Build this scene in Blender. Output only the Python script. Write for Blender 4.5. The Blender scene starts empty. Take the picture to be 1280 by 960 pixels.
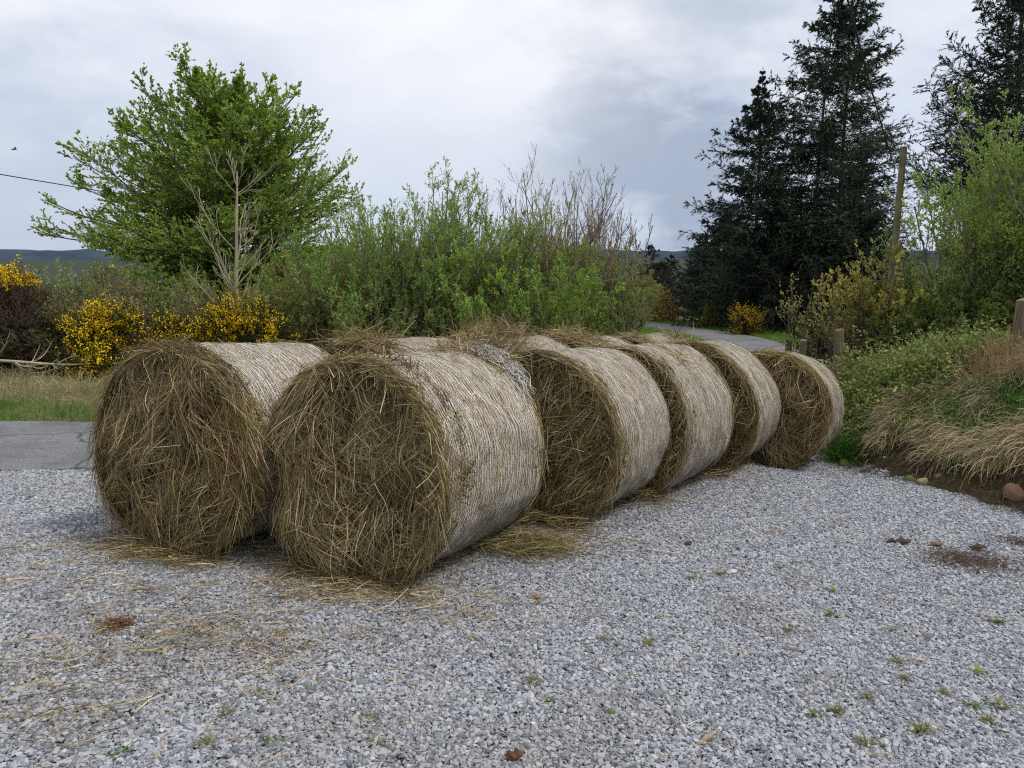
import bpy, math, random
import numpy as np
from mathutils import Matrix, Vector

rng = np.random.default_rng(7)
sc = bpy.context.scene
COL = bpy.context.collection
R_ = math.radians
PI = math.pi

# ------------------------------------------------------------------ helpers
def hash3(i, j, k, s):
    n = (i.astype(np.int64) * 374761393 + j.astype(np.int64) * 668265263 + k.astype(np.int64) * 2147483647 + s * 974634777)
    n = (n ^ (n >> 13)) * 1274126177
    n = n ^ (n >> 16)
    return (n & 0xFFFFFF) / float(0xFFFFFF)

def vnoise(P, scale=1.0, seed=0):
    """smooth value noise, -1..1, for points [...,3]"""
    P = np.asarray(P, float) * scale
    f = np.floor(P); t = P - f; t = t * t * (3 - 2 * t)
    i, j, k = [f[..., a].astype(np.int64) for a in range(3)]
    out = 0
    for dx in (0, 1):
        for dy in (0, 1):
            for dz in (0, 1):
                w = (t[..., 0] if dx else 1 - t[..., 0]) * (t[..., 1] if dy else 1 - t[..., 1]) * (t[..., 2] if dz else 1 - t[..., 2])
                out = out + w * hash3(i + dx, j + dy, k + dz, seed)
    return out * 2 - 1

def vn2(x, y, scale=1.0, seed=0):
    x, y = np.broadcast_arrays(np.asarray(x, float), np.asarray(y, float))
    return vnoise(np.stack([x, y, np.zeros_like(x)], -1), scale, seed)

def sstep(a, b, x):
    t = np.clip((np.asarray(x, float) - a) / (b - a), 0, 1)
    return t * t * (3 - 2 * t)

def nrm(v):
    return v / np.maximum(np.linalg.norm(v, axis=-1, keepdims=True), 1e-9)

def rvec(n, r=None):
    return nrm((r or rng).normal(size=(n, 3)))

def vcol(base, n, var=.3, P=None, ns=1.2, amt=.35):
    c = np.asarray(base) * rng.uniform(1 - var, 1 + var, (n, 1)) * (1 + rng.normal(0, .07, (n, 3)))
    if P is not None: c = c * (1 + amt * vnoise(P, ns, 71)[:, None])
    return np.clip(c, .004, 1)

class MB:
    """collects quads / triangles with a colour per vertex, builds one mesh object"""
    def __init__(s):
        s.v = []; s.f4 = []; s.f3 = []; s.c = []; s.n = 0; s.uv = None
    def add(s, V, F, C=None):
        V = np.asarray(V, float).reshape(-1, 3); F = np.asarray(F, np.int64)
        s.v.append(V)
        if C is None: C = np.ones((len(V), 3)) * .5
        C = np.asarray(C, float)
        if C.ndim == 1: C = np.tile(C, (len(V), 1))
        s.c.append(C)
        (s.f4 if F.shape[1] == 4 else s.f3).append(F + s.n)
        s.n += len(V)
    def ribbons(s, P, W, C, side=None):
        N, K, _ = P.shape
        if N == 0: return
        T = np.gradient(P, axis=1); T = nrm(T)
        if side is None: side = rvec(N)
        S = nrm(np.cross(T, np.broadcast_to(side[:, None, :], T.shape)))
        W = np.asarray(W, float)
        if W.ndim == 1: W = W[:, None] * np.linspace(1, .45, K)[None]
        V = np.stack([P - S * W[..., None] / 2, P + S * W[..., None] / 2], 2)
        a = (np.arange(N)[:, None] * K + np.arange(K - 1)[None]) * 2
        F = np.stack([a, a + 1, a + 3, a + 2], -1).reshape(-1, 4)
        C = np.asarray(C, float)
        if C.ndim == 2: C = np.repeat(C, K * 2, axis=0)
        else: C = np.repeat(C.reshape(-1, 3), 2, axis=0)
        s.add(V, F, C)
    def tubes(s, P, R, C, sides=5):
        N, K, _ = P.shape
        if N == 0: return
        T = nrm(np.gradient(P, axis=1))
        ref = np.where(np.abs(T[:, :1, 2:3]) > .9, np.array([1., 0, 0]), np.array([0, 0, 1.]))
        A = nrm(np.cross(T, np.broadcast_to(ref, T.shape))); B = np.cross(T, A)
        th = np.arange(sides) / sides * 2 * PI
        R = np.asarray(R, float)
        V = P[:, :, None, :] + R[:, :, None, None] * (np.cos(th)[None, None, :, None] * A[:, :, None, :] + np.sin(th)[None, None, :, None] * B[:, :, None, :])
        base = (np.arange(N)[:, None, None] * K + np.arange(K - 1)[None, :, None]) * sides
        j = np.arange(sides)[None, None, :]; j2 = (j + 1) % sides
        F = np.stack([base + j, base + j2, base + sides + j2, base + sides + j], -1).reshape(-1, 4)
        C = np.asarray(C, float)
        if C.ndim == 2: C = np.repeat(C, K * sides, axis=0)
        s.add(V, F, C)
    def leaves(s, P, D, Nn, L, W, C):
        """rhombic leaf: base P, direction D, normal N"""
        D = nrm(D); S = nrm(np.cross(D, Nn)); U = np.cross(S, D)
        L = np.asarray(L)[:, None]; W = np.asarray(W)[:, None]
        V = np.stack([P, P + D * L * .5 + S * W * .5 + U * L * .04, P + D * L, P + D * L * .5 - S * W * .5 + U * L * .04], 1)
        F = (np.arange(len(P)) * 4)[:, None] + np.arange(4)[None]
        s.add(V, F, np.repeat(np.asarray(C, float), 4, axis=0))
    def build(s, name, mat, parent=None, smooth=False, loc=None):
        me = bpy.data.meshes.new(name)
        V = np.concatenate(s.v); C = np.concatenate(s.c)
        f4 = np.concatenate(s.f4) if s.f4 else np.zeros((0, 4), int)
        f3 = np.concatenate(s.f3) if s.f3 else np.zeros((0, 3), int)
        me.vertices.add(len(V)); me.vertices.foreach_set('co', V.astype(np.float32).ravel())
        li = np.concatenate([f4.ravel(), f3.ravel()]).astype(np.int32)
        me.loops.add(len(li)); me.loops.foreach_set('vertex_index', li)
        n = len(f4) + len(f3)
        me.polygons.add(n)
        ls = np.concatenate([np.arange(len(f4)) * 4, len(f4) * 4 + np.arange(len(f3)) * 3]).astype(np.int32)
        me.polygons.foreach_set('loop_start', ls)
        if smooth: me.polygons.foreach_set('use_smooth', np.ones(n, bool))
        at = me.attributes.new('Col', 'FLOAT_COLOR', 'POINT')
        at.data.foreach_set('color', np.concatenate([C, np.ones((len(C), 1))], 1).astype(np.float32).ravel())
        me.update(calc_edges=True); me.validate()
        if mat: me.materials.append(mat)
        o = bpy.data.objects.new(name, me); COL.objects.link(o)
        if parent is not None: o.parent = parent
        if loc is not None: o.location = loc
        return o

def tag(o, label=None, cat=None, group=None, kind=None):
    if label: o['label'] = label
    if cat: o['category'] = cat
    if group: o['group'] = group
    if kind: o['kind'] = kind
    return o

def thing(name, loc, label, cat, group=None, rz=0.):
    o = bpy.data.objects.new(name, None); COL.objects.link(o)
    o.location = loc; o.rotation_euler = (0, 0, rz); o.empty_display_size = .2
    return tag(o, label, cat, group)

def copy_tree(o, parent=None):
    c = o.copy(); COL.objects.link(c)
    if parent is not None: c.parent = parent
    for ch in list(o.children): copy_tree(ch, c)
    return c

# ------------------------------------------------------------------ materials
class NT:
    def __init__(s, name):
        s.m = bpy.data.materials.new(name); s.m.use_nodes = True
        s.t = s.m.node_tree; s.t.nodes.clear()
        s.out = s.n('ShaderNodeOutputMaterial')
    def n(s, typ, **kw):
        nd = s.t.nodes.new(typ)
        for k, v in kw.items():
            if k in nd.inputs.keys() if isinstance(k, str) else False: nd.inputs[k].default_value = v
            else: setattr(nd, k, v)
        return nd
    def l(s, a, b): s.t.links.new(a, b)
    def ramp(s, fac, stops):
        r = s.n('ShaderNodeValToRGB'); e = r.color_ramp.elements
        while len(e) < len(stops): e.new(.5)
        for i, (p, c) in enumerate(stops):
            e[i].position = p; e[i].color = (*c, 1) if len(c) == 3 else c
        s.l(fac, r.inputs[0]); return r.outputs[0]
    def mixc(s, f, a, b, mode='MIX'):
        m = s.n('ShaderNodeMix', data_type='RGBA', blend_type=mode)
        for sock, v in ((m.inputs[0], f), (m.inputs[6], a), (m.inputs[7], b)):
            if isinstance(v, bpy.types.NodeSocket): s.l(v, sock)
            elif isinstance(v, (int, float)): sock.default_value = v
            else: sock.default_value = (*v, 1)
        return m.outputs[2]
    def noise(s, vec, scale, detail=3, rough=.55, dist=0):
        nd = s.n('ShaderNodeTexNoise'); nd.inputs['Scale'].default_value = scale
        nd.inputs['Detail'].default_value = detail; nd.inputs['Roughness'].default_value = rough; nd.inputs['Distortion'].default_value = dist
        if vec is not None: s.l(vec, nd.inputs['Vector'])
        return nd.outputs['Fac']
    def mapping(s, vec, scale=(1, 1, 1), rot=(0, 0, 0)):
        m = s.n('ShaderNodeMapping'); m.inputs['Scale'].default_value = scale; m.inputs['Rotation'].default_value = rot
        s.l(vec, m.inputs['Vector']); return m.outputs[0]
    def math(s, op, a, b=0.):
        m = s.n('ShaderNodeMath', operation=op)
        for i, v in enumerate((a, b)):
            if isinstance(v, bpy.types.NodeSocket): s.l(v, m.inputs[i])
            else: m.inputs[i].default_value = v
        return m.outputs[0]
    def bsdf(s, color, rough=.85, bump=None, bdist=.01, bstr=.6, spec=.25):
        b = s.n('ShaderNodeBsdfPrincipled')
        if isinstance(color, bpy.types.NodeSocket): s.l(color, b.inputs['Base Color'])
        else: b.inputs['Base Color'].default_value = (*color, 1)
        if isinstance(rough, bpy.types.NodeSocket): s.l(rough, b.inputs['Roughness'])
        else: b.inputs['Roughness'].default_value = rough
        b.inputs['Specular IOR Level'].default_value = spec
        if bump is not None:
            bp = s.n('ShaderNodeBump'); bp.inputs['Distance'].default_value = bdist; bp.inputs['Strength'].default_value = bstr
            s.l(bump, bp.inputs['Height']); s.l(bp.outputs[0], b.inputs['Normal'])
        s.l(b.outputs[0], s.out.inputs[0]); return b

def mat_col(name, trans=0., rough=.8, var=.25, nscale=6., spec=.2):
    """colour from the mesh's Col attribute, varied by noise, optionally thin-translucent"""
    t = NT(name)
    a = t.n('ShaderNodeAttribute', attribute_name='Col')
    tc = t.n('ShaderNodeTexCoord')
    f = t.noise(tc.outputs['Object'], nscale, 2)
    k = t.math('ADD', t.math('MULTIPLY', f, var * 2), 1 - var)
    vm = t.n('ShaderNodeVectorMath', operation='SCALE'); t.l(a.outputs['Color'], vm.inputs[0]); t.l(k, vm.inputs['Scale'])
    b = t.bsdf(vm.outputs[0], rough, spec=spec)
    if trans > 0:
        tr = t.n('ShaderNodeBsdfTranslucent'); t.l(vm.outputs[0], tr.inputs[0])
        mx = t.n('ShaderNodeMixShader'); mx.inputs[0].default_value = trans
        t.l(b.outputs[0], mx.inputs[1]); t.l(tr.outputs[0], mx.inputs[2]); t.l(mx.outputs[0], t.out.inputs[0])
    return t.m

M_hay = mat_col('hay_strand', .15, .75, .2, 9.)
M_leaf = mat_col('leaf', .35, .6, .2, 3., .3)
M_needle = mat_col('needle', .08, .6, .25, 2.)
M_flower = mat_col('gorse_flower', .25, .6, .12, 4.)
M_grass = mat_col('grass_blade', .3, .6, .25, 2.)
M_dry = mat_col('dry_grass_blade', .2, .8, .2, 3.)
M_threads = mat_col('net_thread', .1, .55, .12, 20., .3)

def mat_bark(name, c1, c2, scale=8.):
    t = NT(name); tc = t.n('ShaderNodeTexCoord')
    v = t.mapping(tc.outputs['Object'], (1, 1, .25))
    n = t.noise(v, scale, 5, .65); n2 = t.noise(tc.outputs['Object'], scale * .4, 3)
    c = t.mixc(t.math('MULTIPLY', n2, .6), t.ramp(n, [(.3, c1), (.7, c2)]), (.12, .14, .06))
    t.bsdf(c, .9, n, .01, .7); return t.m
M_bark = mat_bark('bark', (.035, .028, .022), (.13, .11, .085))
M_palebark = mat_bark('pale_bark', (.28, .23, .15), (.58, .51, .37))
M_conbark = mat_bark('conifer_bark', (.02, .016, .013), (.07, .055, .045))
M_twig = mat_col('twig', 0, .9, .25, 5.)

def mat_wood(name, c1, c2):
    t = NT(name); tc = t.n('ShaderNodeTexCoord')
    v = t.mapping(tc.outputs['Object'], (30, 30, 2.2))
    n = t.noise(v, 1.6, 5, .65, .4); n2 = t.noise(tc.outputs['Object'], 5, 3)
    c = t.mixc(t.ramp(n2, [(.45, (0, 0, 0)), (.7, (.7, .7, .7))]), t.ramp(n, [(.3, c1), (.7, c2)]), (.09, .10, .04))
    t.bsdf(c, .9, n, .006, .8); return t.m
M_post = mat_wood('weathered_post_wood', (.07, .05, .035), (.24, .19, .13))
M_pole = mat_wood('creosoted_pole_wood', (.11, .10, .055), (.29, .25, .14))
M_driftwood = mat_wood('grey_stick_wood', (.16, .12, .08), (.42, .36, .27))
M_barkchip = mat_wood('dark_bark_chip', (.03, .016, .011), (.10, .05, .032))

def mat_plain(name, c, rough=.6, spec=.3):
    t = NT(name); tc = t.n('ShaderNodeTexCoord')
    n = t.noise(tc.outputs['Object'], 20, 3)
    t.bsdf(t.ramp(n, [(.3, tuple(x * .7 for x in c)), (.7, tuple(min(1, x * 1.2) for x in c))]), rough, spec=spec); return t.m
M_wire = mat_plain('cable_rubber', (.02, .02, .022), .6)
M_fwire = mat_plain('fence_wire', (.16, .14, .12), .5)
M_ceramic = mat_plain('insulator_ceramic', (.06, .045, .04), .3, .5)
M_bird = mat_plain('bird_plumage', (.03, .03, .035), .7)

def mat_net():
    """straw wound under layers of white bale netting; UV in metres (u round, v along the axis)"""
    t = NT('net_over_straw')
    uvn = t.n('ShaderNodeUVMap', uv_map='UV'); uv = uvn.outputs[0]
    tc = t.n('ShaderNodeTexCoord')
    fib = t.noise(t.mapping(uv, (26, 190, 1)), 1., 4, .65, .4)
    fib2 = t.noise(t.mapping(uv, (45, 110, 1), (0, 0, .25)), 1., 3, .6, .6)
    big = t.noise(tc.outputs['Object'], 3.2, 3, .6)
    straw = t.ramp(fib, [(.36, (.022, .016, .008)), (.45, (.16, .11, .055)), (.56, (.34, .255, .145)), (.72, (.50, .41, .28))])
    straw = t.mixc(t.math('MULTIPLY', t.ramp(fib2, [(.5, (0, 0, 0)), (.62, (1, 1, 1))]), .5), straw, (.30, .18, .085))
    # netting: fine broken threads along the wrap and a shorter set slanting across them
    d1 = t.ramp(t.noise(t.mapping(uv, (30, 330, 1)), 1., 2, .5, .3), [(.48, (0, 0, 0)), (.56, (1, 1, 1))])
    d2 = t.ramp(t.noise(t.mapping(uv, (60, 260, 1), (0, 0, .5)), 1., 2, .5, .3), [(.54, (0, 0, 0)), (.62, (1, 1, 1))])
    net = t.math('MAXIMUM', d1, d2)
    cover = t.ramp(big, [(.35, (.25, .25, .25)), (.65, (.55, .55, .55))])
    c = t.mixc(t.math('MULTIPLY', net, cover), straw, (.68, .64, .57))
    h = t.math('ADD', t.math('MULTIPLY', fib, .6), t.math('MULTIPLY', net, .5))
    t.bsdf(c, .75, h, .012, .9, .25)
    return t.m
M_net = mat_net()

def mat_haycore():
    t = NT('packed_hay'); tc = t.n('ShaderNodeTexCoord')
    n = t.noise(t.mapping(tc.outputs['Object'], (40, 18, 40)), 1., 5, .7, 1.5)
    n2 = t.noise(tc.outputs['Object'], 5, 3)
    c = t.ramp(n, [(.3, (.012, .009, .004)), (.5, (.055, .042, .02)), (.75, (.15, .115, .055))])  # hay coloured extra dark, painting in the shade of the gaps between strands
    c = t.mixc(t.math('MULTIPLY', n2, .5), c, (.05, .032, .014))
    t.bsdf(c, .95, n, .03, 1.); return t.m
M_core = mat_haycore()

def mat_gravel_bed():
    t = NT('gravel_bed'); tc = t.n('ShaderNodeTexCoord'); p = tc.outputs['Object']
    jit = t.n('ShaderNodeVectorMath', operation='ADD')
    t.l(p, jit.inputs[0])
    v = t.n('ShaderNodeTexVoronoi', feature='F1'); v.inputs['Scale'].default_value = 42; t.l(p, v.inputs['Vector'])
    ve = t.n('ShaderNodeTexVoronoi', feature='DISTANCE_TO_EDGE'); ve.inputs['Scale'].default_value = 42; t.l(p, ve.inputs['Vector'])
    sep = t.n('ShaderNodeSeparateColor'); t.l(v.outputs['Color'], sep.inputs[0])
    c = t.ramp(sep.outputs[0], [(0, (.05, .051, .055)), (.5, (.10, .103, .112)), (1, (.22, .225, .24))])
    edge = t.ramp(ve.outputs['Distance'], [(.0, (.18, .18, .18)), (.18, (1, 1, 1))])
    c = t.mixc(1., c, edge, 'MULTIPLY')
    big = t.noise(p, 1.1, 4, .6)
    c = t.mixc(t.ramp(big, [(.5, (0, 0, 0)), (.75, (.45, .45, .45))]), c, (.13, .115, .085))
    t.bsdf(c, .85, t.math('ADD', edge, sep.outputs[1]), .015, .8); return t.m
M_gravel = mat_gravel_bed()

def mat_stone():
    t = NT('limestone_chip'); tc = t.n('ShaderNodeTexCoord')
    a = t.n('ShaderNodeAttribute', attribute_name='stone_tone'); d = t.n('ShaderNodeAttribute', attribute_name='tint', attribute_type='INSTANCER')
    c = t.ramp(a.outputs['Fac'], [(0, (.095, .10, .118)), (.2, (.19, .20, .23)), (.55, (.32, .334, .372)), (.85, (.46, .476, .52)), (.95, (.37, .335, .29)), (1, (.55, .55, .565))])
    c = t.mixc(t.math('MULTIPLY', d.outputs['Fac'], .8), c, t.mixc(1., c, (.66, .58, .46), 'MULTIPLY'))
    n = t.noise(tc.outputs['Object'], 130., 3, .6)
    c = t.mixc(t.math('MULTIPLY', n, .35), c, (.19, .197, .217), 'MIX')
    t.bsdf(c, .75, spec=.3); return t.m
M_stone = mat_stone()

def mat_road():
    t = NT('worn_tarmac'); tc = t.n('ShaderNodeTexCoord'); p = tc.outputs['Object']
    n = t.noise(p, 55, 6, .85); b = t.noise(p, 1.3, 6, .7)
    c = t.ramp(n, [(.36, (.05, .052, .058)), (.64, (.27, .275, .295))])
    c = t.mixc(t.ramp(b, [(.42, (0, 0, 0)), (.62, (.75, .75, .75))]), c, (.095, .092, .09))
    v = t.n('ShaderNodeTexVoronoi', feature='DISTANCE_TO_EDGE'); v.inputs['Scale'].default_value = .55
    nn = t.n('ShaderNodeTexNoise'); nn.inputs['Scale'].default_value = 2.5; t.l(p, nn.inputs['Vector'])
    mv = t.mixc(.22, p, nn.outputs['Color'])
    t.l(mv, v.inputs['Vector'])
    c = t.mixc(t.ramp(v.outputs['Distance'], [(.002, (.8, .8, .8)), (.009, (0, 0, 0))]), c, (.03, .03, .032))
    t.bsdf(c, .8, n, .006, .7); return t.m
M_road = mat_road()

def mat_ground():
    t = NT('rough_ground'); tc = t.n('ShaderNodeTexCoord'); p = tc.outputs['Object']
    a = t.n('ShaderNodeAttribute', attribute_name='Col')
    n = t.noise(p, 14, 5, .7); n2 = t.noise(p, 1.4, 3)
    k = t.math('ADD', t.math('MULTIPLY', n, 1.1), .45)
    vm = t.n('ShaderNodeVectorMath', operation='SCALE'); t.l(a.outputs['Color'], vm.inputs[0]); t.l(k, vm.inputs['Scale'])
    t.bsdf(vm.outputs[0], .95, n, .05, 1.); return t.m
M_ground = mat_ground()

def mat_hill():
    t = NT('distant_hill'); tc = t.n('ShaderNodeTexCoord')
    n = t.noise(t.mapping(tc.outputs['Object'], (1, 1, 6)), .012, 5, .6)
    t.bsdf(t.ramp(n, [(.35, (.045, .065, .105)), (.65, (.075, .10, .135))]), 1., spec=0); return t.m
M_hill = mat_hill()

def mat_rock():
    t = NT('field_rock'); tc = t.n('ShaderNodeTexCoord')
    n = t.noise(tc.outputs['Object'], 12, 5, .65)
    a = t.n('ShaderNodeAttribute', attribute_name='Col')
    c = t.mixc(t.ramp(n, [(.35, (0, 0, 0)), (.7, (.6, .6, .6))]), a.outputs['Color'], (.05, .045, .03))
    t.bsdf(c, .9, n, .02, .8); return t.m
M_rock = mat_rock()

# ------------------------------------------------------------------ camera
F_PX = 962.; HZ = 320.; CAM_H = 1.6
pitch = math.atan((480 - HZ) / F_PX)
cam = bpy.data.cameras.new('camera'); cam_o = bpy.data.objects.new('camera', cam); COL.objects.link(cam_o)
cam.sensor_width = 36.; cam.sensor_fit = 'HORIZONTAL'; cam.lens = F_PX / 1280 * 36
cam.clip_start = .05; cam.clip_end = 9000
cam_o.location = (0, 0, CAM_H); cam_o.rotation_euler = (PI / 2 - pitch, 0, 0)
sc.camera = cam_o

# ------------------------------------------------------------------ terrain
FOOT = np.array([(-6, 7.5), (2, 5.5), (4.5, 4.75), (6.3, 4.2), (8.2, 3.78), (9.5, 3.85), (11, 3.95), (14, 4.5), (17, 6.6), (20, 8.4), (25, 10.0), (35, 11.5), (60, 14), (400, 60)])
HBANK = np.array([(-6, 1.3), (5, 1.30), (9, 1.25), (11, .95), (14, .65), (20, .45), (30, .4), (60, .3), (400, .3)])
def foot(y): return np.interp(y, FOOT[:, 0], FOOT[:, 1])
def G(x, y):
    x = np.asarray(x, float); y = np.asarray(y, float)
    z = -.039 * 9 * np.tanh(x / 9)
    yy = np.minimum(y, 9.)
    z = z - .064 * np.maximum(yy, -8) - .03 * np.clip(y - 9, 0, 31) * 1.12 - .03 * np.clip(y - 40, 0, 160)
    z = z - .11 * sstep(6.8, 8.6, y) * sstep(1.9, 3.4, x) * (1 - sstep(11, 20, y))
    s = x - foot(y)
    z = z + np.interp(y, HBANK[:, 0], HBANK[:, 1]) * sstep(-.05, 2.0, s) + sstep(.1, .8, s) * (.17 * vn2(x, y, 1.2, 5) + .07 * vn2(x, y, 3.1, 6))
    return z

def cr(pts, n=12):
    pts = np.array(pts, float); out = []
    Pp = np.vstack([2 * pts[0] - pts[1], pts, 2 * pts[-1] - pts[-2]])
    for i in range(1, len(Pp) - 2):
        p0, p1, p2, p3 = Pp[i - 1:i + 3]
        for t in np.arange(n) / n:
            out.append(.5 * (2 * p1 + (p2 - p0) * t + (2 * p0 - 5 * p1 + 4 * p2 - p3) * t * t + (3 * p1 - p0 - 3 * p2 + p3) * t ** 3))
    out.append(pts[-1]); return np.array(out)

ROADC = cr([(-60, 1.5), (-25, 4.6), (-12, 6.25), (-6.5, 7.15), (-4, 7.75), (-1.2, 9.6), (2.4, 13.6), (5.6, 18.6), (7.6, 23.5), (8.3, 28), (7.9, 33), (6.3, 39), (3, 46), (-3, 54), (-16, 66)], 14)
RT = nrm(np.gradient(ROADC, axis=0)); RN = np.stack([-RT[:, 1], RT[:, 0]], 1)   # left of travel
def road_dist(x, y):
    """signed distance from the road centre line (positive on its far/left side)"""
    x = np.asarray(x, float); y = np.asarray(y, float); sh = x.shape
    q = np.stack([x.ravel(), y.ravel()], 1); out = np.empty(len(q))
    for a in range(0, len(q), 20000):
        d = ((q[a:a + 20000, None, :] - ROADC[None]) ** 2).sum(-1); i = d.argmin(1)
        out[a:a + 20000] = ((q[a:a + 20000] - ROADC[i]) * RN[i]).sum(1)
    return out.reshape(sh)
ROAD_HW = 1.22

def ax(fine0, fine1, step, far0, far1, n):
    a = np.arange(fine0, fine1 + 1e-6, step)
    lo = fine0 - np.geomspace(step, fine0 - far0, n)[::-1]; hi = fine1 + np.geomspace(step, far1 - fine1, n)
    return np.concatenate([lo, a, hi])
gx = ax(-14, 16, .2, -2500, 2500, 34); gy = ax(-3, 34, .2, -60, 2600, 34)
X, Y = np.meshgrid(gx, gy)
Z = G(np.clip(X, -200, 200), np.minimum(Y, 400))
rd = road_dist(np.clip(X, -70, 70), np.clip(Y, -60, 80))
inyard = (X < foot(Y) + .05) & (rd < -.2) & (Y < 20)
Z = Z - np.where(inyard, .06, 0) - .05 * (1 - sstep(ROAD_HW - .1, ROAD_HW + .35, np.abs(rd)))
Z = Z + np.where(rd > ROAD_HW, .07 * sstep(0, 1.2, rd - ROAD_HW) * (1 + vn2(X, Y, .9, 3)), 0)
gn = vn2(X, Y, .7, 11)[..., None]; gn2 = vn2(X, Y, 2.3, 12)[..., None]
cg = np.array([.055, .10, .02]); cd = np.array([.16, .13, .065]); cs = np.array([.085, .055, .034])
s_b = (X - foot(Y))[..., None]
col = np.where(gn > .1, cg, cd * .7 + cg * .3)
far = sstep(45, 90, np.hypot(X, Y))[..., None]; col = col * (1 - far) + np.array([.022, .032, .018]) * far
col = np.where((s_b > -.3) & (s_b < .95 + .4 * gn2), cs, col)
mb = MB(); ny, nx = X.shape
idx = np.arange(ny * nx).reshape(ny, nx)
mb.add(np.stack([X, Y, Z], -1), np.stack([idx[:-1, :-1], idx[:-1, 1:], idx[1:, 1:], idx[1:, :-1]], -1).reshape(-1, 4), col.reshape(-1, 3))
tag(mb.build('ground', M_ground, smooth=True), kind='structure')
def gz(x, y):
    """ground surface height incl. verge swell"""
    x = np.asarray(x, float); y = np.asarray(y, float)
    r = road_dist(x, y)
    return G(x, y) + np.where(r > ROAD_HW, .07 * sstep(0, 1.2, r - ROAD_HW) * (1 + vn2(x, y, .9, 3)), 0) - .05 * (1 - sstep(ROAD_HW - .1, ROAD_HW + .35, np.abs(r)))

# gravel yard sheet
hx = np.arange(-13, 7, .1); hy = np.arange(-2.5, 15, .1)
X, Y = np.meshgrid(hx, hy); Zy = G(X, Y) + .012 * vn2(X, Y, 1.3, 2)
ok = (X < foot(Y) + .12 + .12 * vn2(X, Y, 1.5, 9)) & (road_dist(X, Y) < -ROAD_HW + .35)
idx = np.arange(X.size).reshape(X.shape)
q = np.stack([idx[:-1, :-1], idx[:-1, 1:], idx[1:, 1:], idx[1:, :-1]], -1).reshape(-1, 4)
q = q[ok.ravel()[q].all(1)]
use = np.unique(q); rem = np.full(X.size, -1); rem[use] = np.arange(len(use))
mb = MB(); mb.add(np.stack([X, Y, Zy], -1).reshape(-1, 3)[use], rem[q])
tag(mb.build('gravel_yard', M_gravel, smooth=True), kind='structure')

# road
mb = MB(); w = np.linspace(-ROAD_HW, ROAD_HW, 7)
RP = ROADC[:, None, :] + RN[:, None, :] * (w[None, :, None] + .10 * vn2(ROADC[:, :1], ROADC[:, 1:], .8, 4)[:, :, None] * (np.abs(w) > 1.1)[None, :, None])
RZ = G(ROADC[:, 0], ROADC[:, 1])[:, None] + .02 + .03 * (1 - (w / ROAD_HW) ** 2)[None]
V = np.concatenate([RP, RZ[..., None]], -1); idx = np.arange(V.shape[0] * 7).reshape(-1, 7)
mb.add(V, np.stack([idx[:-1, :-1], idx[:-1, 1:], idx[1:, 1:], idx[1:, :-1]], -1).reshape(-1, 4))
tag(mb.build('road', M_road, smooth=True), kind='structure')

# hills
mb = MB(); th = np.linspace(-1.25, 1.25, 260)
for rr, hh, sd in ((1900., 10., 1), (2300., 13., 2)):
    hgt = hh + 6 * vn2(th * 9, th * 0, 1, sd) + 3 * vn2(th * 40, th * 0, 1, sd + 5) + 1.5 * vn2(th * 160, th * 0, 1, sd + 8)
    P0 = np.stack([rr * np.sin(th), rr * np.cos(th), np.full_like(th, -30.)], 1); P1 = P0.copy(); P1[:, 2] = CAM_H + hgt
    P2 = P1.copy(); P2[:, :2] *= 1.1; P2[:, 2] -= 8
    n = len(th); i = np.arange(n - 1)
    mb.add(np.concatenate([P0, P1, P2]), np.concatenate([np.stack([i, i + 1, n + i + 1, n + i], 1), np.stack([n + i, n + i + 1, 2 * n + i + 1, 2 * n + i], 1)]))
tag(mb.build('hills', M_hill), kind='structure')

# ------------------------------------------------------------------ gravel stones (uncountable)
def gravel_points():
    P = []; S = []
    def scatter(sp_, x0, x1, y0, y1, s0, s1):
        x, y = np.meshgrid(np.arange(x0, x1, sp_), np.arange(y0, y1, sp_ * .87)); x = x + (np.arange(len(x)) % 2)[:, None] * sp_ / 2
        x = x.ravel() + rng.normal(0, .17, x.size) * sp_; y = y.ravel() + rng.normal(0, .17, y.size) * sp_
        k = (np.abs(x) < .72 * np.maximum(y, 0) + 2.4) & (x < foot(y) - .02 + .35 * np.abs(vn2(x, y, 3, 6)) ** 1.5) & (road_dist(x, y) < -ROAD_HW + .22 * vn2(x, y, 1.7, 8))
        x, y = x[k], y[k]; s = rng.uniform(s0, s1, len(x))
        z = G(x, y) + .012 * vn2(x, y, 1.3, 2) + rng.uniform(-.001, .004, len(x))
        P.append(np.stack([x, y, z], 1)); S.append(s)
    scatter(.060, -5.6, 5.2, .2, 4.6, .85, 1.1)
    scatter(.068, -7.8, 5.5, 4.6, 7.4, .95, 1.25)
    scatter(.078, -10.5, 5.5, 7.4, 11, 1.1, 1.4)
    return np.concatenate(P), np.concatenate(S)
GP, GS = gravel_points()
me = bpy.data.meshes.new('gravel'); me.vertices.add(len(GP)); me.vertices.foreach_set('co', GP.astype(np.float32).ravel())
at = me.attributes.new('size', 'FLOAT', 'POINT'); at.data.foreach_set('value', GS.astype(np.float32))
dirt = .45 * sstep(.15, .85, vn2(GP[:, 0], GP[:, 1], .8, 91) * .6 + vn2(GP[:, 0], GP[:, 1], 3.5, 92) * .5)
for (bx, by) in ((-.61, 4.77), (-1.87, 5.04), (.43, 6.), (1.19, 6.9), (2., 7.93), (3., 8.66)):
    dirt = np.maximum(dirt, .7 * np.exp(-((GP[:, 0] - bx) ** 2 + (GP[:, 1] - by) ** 2) / .65 ** 2))
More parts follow.
